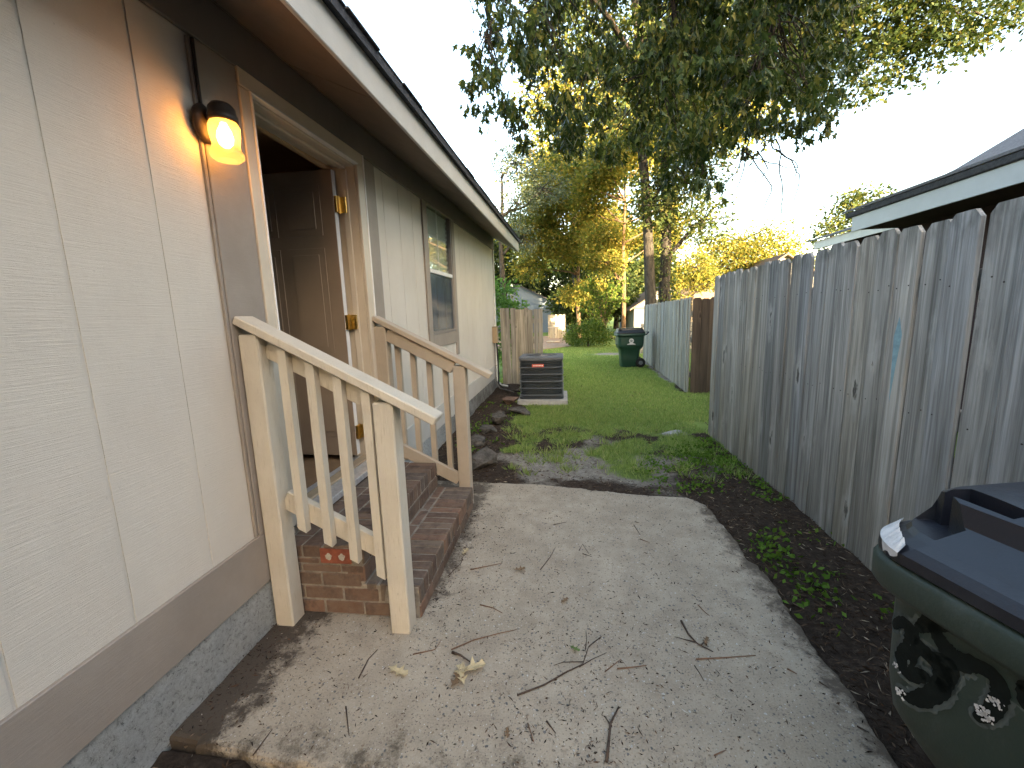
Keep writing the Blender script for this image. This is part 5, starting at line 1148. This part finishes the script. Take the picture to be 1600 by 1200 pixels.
# ================================================================ NEIGHBOURING HOUSES
nb = empty('neighbour_house', (8.0, 2.0, 0), 'neighbouring house with pale fascia and grey roof over the right fence', 'house')  # lengthened out of view behind the camera to block the low sun
NX, NYF = 4.2, 7.1; NZ = 2.50
MB().cbox(NX, NX+.025, -17, NYF-.12, NZ, NZ+.205, .003).build('fascia', 'fascia_blue', nb)
MB().cbox(NX-.03, NX+.02, -17.05, NYF, NZ+.207, NZ+.285, .01).build('gutter', 'shingle', nb)
def poly_sheet(pts, th, name, m, par):
    n = len(pts); v = list(pts)+[(a, b_, c+th) for a, b_, c in pts]
    return MB().add(v, [tuple(range(n))[::-1], tuple(range(n, 2*n))]+[(i, (i+1) % n, n+(i+1) % n, n+i) for i in range(n)]).build(name, m, par)
zr_ = NZ+.29
prof = [(NX-.04, zr_), (5.1, zr_+.27), (5.6, zr_+.50), (6.46, zr_+1.02), (9.0, zr_+2.55)]
for (xa, za), (xb, zb) in zip(prof[:-1], prof[1:]): poly_sheet([(xa, -17.05, za), (xb, -17.05, zb), (xb, NYF+.05, zb), (xa, NYF+.05, za)], .03, 'roof', 'shingle_grey', nb)
poly_sheet([(9.0, -17.05, zr_+2.55), (9.0, NYF+.05, zr_+2.55), (13.8, NYF+.05, zr_), (13.8, -17.05, zr_)], .03, 'roof', 'shingle_grey', nb)
MB().cbox(NX+.03, NX+.7, -17, NYF-.15, NZ+.02, NZ+.05).build('soffit', 'maroon', nb)
MB().cbox(NX+.7, 13.2, -16.8, NYF-.3, -.1, NZ+.2).build('wall', 'maroon', nb)
# lower wing further back
MB().cbox(5.0, 5.03, 6.2, 9.4, 2.57, 2.72, .003).build('fascia', 'white', nb)
poly_sheet([(4.93, 7.2, 2.73), (4.93, 9.5, 2.73), (7.5, 9.5, 3.5), (7.5, 7.2, 3.5)], .03, 'wing_roof', 'shingle_grey', nb)
MB().cbox(5.3, 9, 7.0, 9.3, -.1, 2.7).build('wing_wall', 'maroon', nb)
def gable_house(name, label, x0, x1, y0, y1, ze, zp, wall, roofm, over=.3):
    h = empty(name, ((x0+x1)/2, (y0+y1)/2, 0), label, 'house'); xm = (x0+x1)/2; s = (zp-ze)/(xm-x0)
    MB().add([(x0, y0, -.1), (x1, y0, -.1), (x1, y0, ze), (xm, y0, zp), (x0, y0, ze), (x0, y1, -.1), (x1, y1, -.1), (x1, y1, ze), (xm, y1, zp), (x0, y1, ze)], [(0, 1, 2, 3, 4), (9, 8, 7, 6, 5), (1, 6, 7, 2), (5, 0, 4, 9)]).build('wall', wall, h)
    for sx in (-1, 1):
        xe = xm+sx*((x1-x0)/2+over); ze2 = ze-s*over
        poly_sheet([(xe, y0-over, ze2+.02), (xe, y1+over, ze2+.02), (xm, y1+over, zp+.02), (xm, y0-over, zp+.02)][::sx], .09, 'roof', roofm, h)
    return h, xm
h1, xm = gable_house('blue_grey_house', 'blue-grey gabled house with a brown garage door beyond the lawn', -8.6, .35, 38, 47, 1.95, 4.2, 'blue_wall', 'shingle')
MB().cbox(-8.5, .35, 37.93, 37.997, 1.9, 1.98).build('trim_band', 'grey_wall', h1)
gd = MB().cbox(-1.05, -.15, 37.94, 37.995, -.05, 1.45).build('garage_door', 'brown_door', h1)
for z in (.3, .65, 1.0): MB().cbox(-1.0, -.2, 37.925, 37.9395, z, z+.3, .01).build('door_panel', 'brown_door', gd)
MB().cbox(-4.6, -3.5, 37.95, 37.996, .9, 1.7).build('window', 'dim_room', h1)
h2, xm = gable_house('pale_house', 'pale grey gabled house half hidden behind the trunks', 4.3, 8.4, 27, 34, 1.75, 3.05, 'grey_wall', 'shingle_brown')
MB().cbox(4.3, 8.4, 26.95, 26.997, 1.68, 1.78).build('trim_band', 'shingle_brown', h2)
h3, xm = gable_house('brown_roofed_house', 'brown-roofed house with white gable behind the brown fence', 8.9, 14.5, 24.6, 32, 2.3, 4.2, 'grey_wall', 'shingle_brown')
poly_sheet([(6.3, 24.5, 2.1), (9.4, 24.5, 2.05), (11.8, 24.7, 3.4), (7.6, 27.5, 3.3)], .08, 'porch_roof', 'shingle_brown', h3)
MB().cbox(6.9, 9.2, 24.9, 27, -.1, 2.1).build('porch_wall', 'grey_wall', h3)
lp = empty('lumber_pile', (-.62, 22.6, 0), 'sunlit pile of pale boards beside the driveway', 'lumber')
for k in range(16):
    z = .06+.07*k//1*.75; a = random.uniform(-.12, .12); c = (-.62+random.uniform(-.06, .06), 22.6+random.uniform(-.1, .1), z)
    MB().obox(c, (math.cos(a), math.sin(a), random.uniform(-.04, .04)), (-math.sin(a), math.cos(a), 0), (0, 0, 1), random.uniform(.2, .32), .25, .02).build('board', 'lumber', lp)
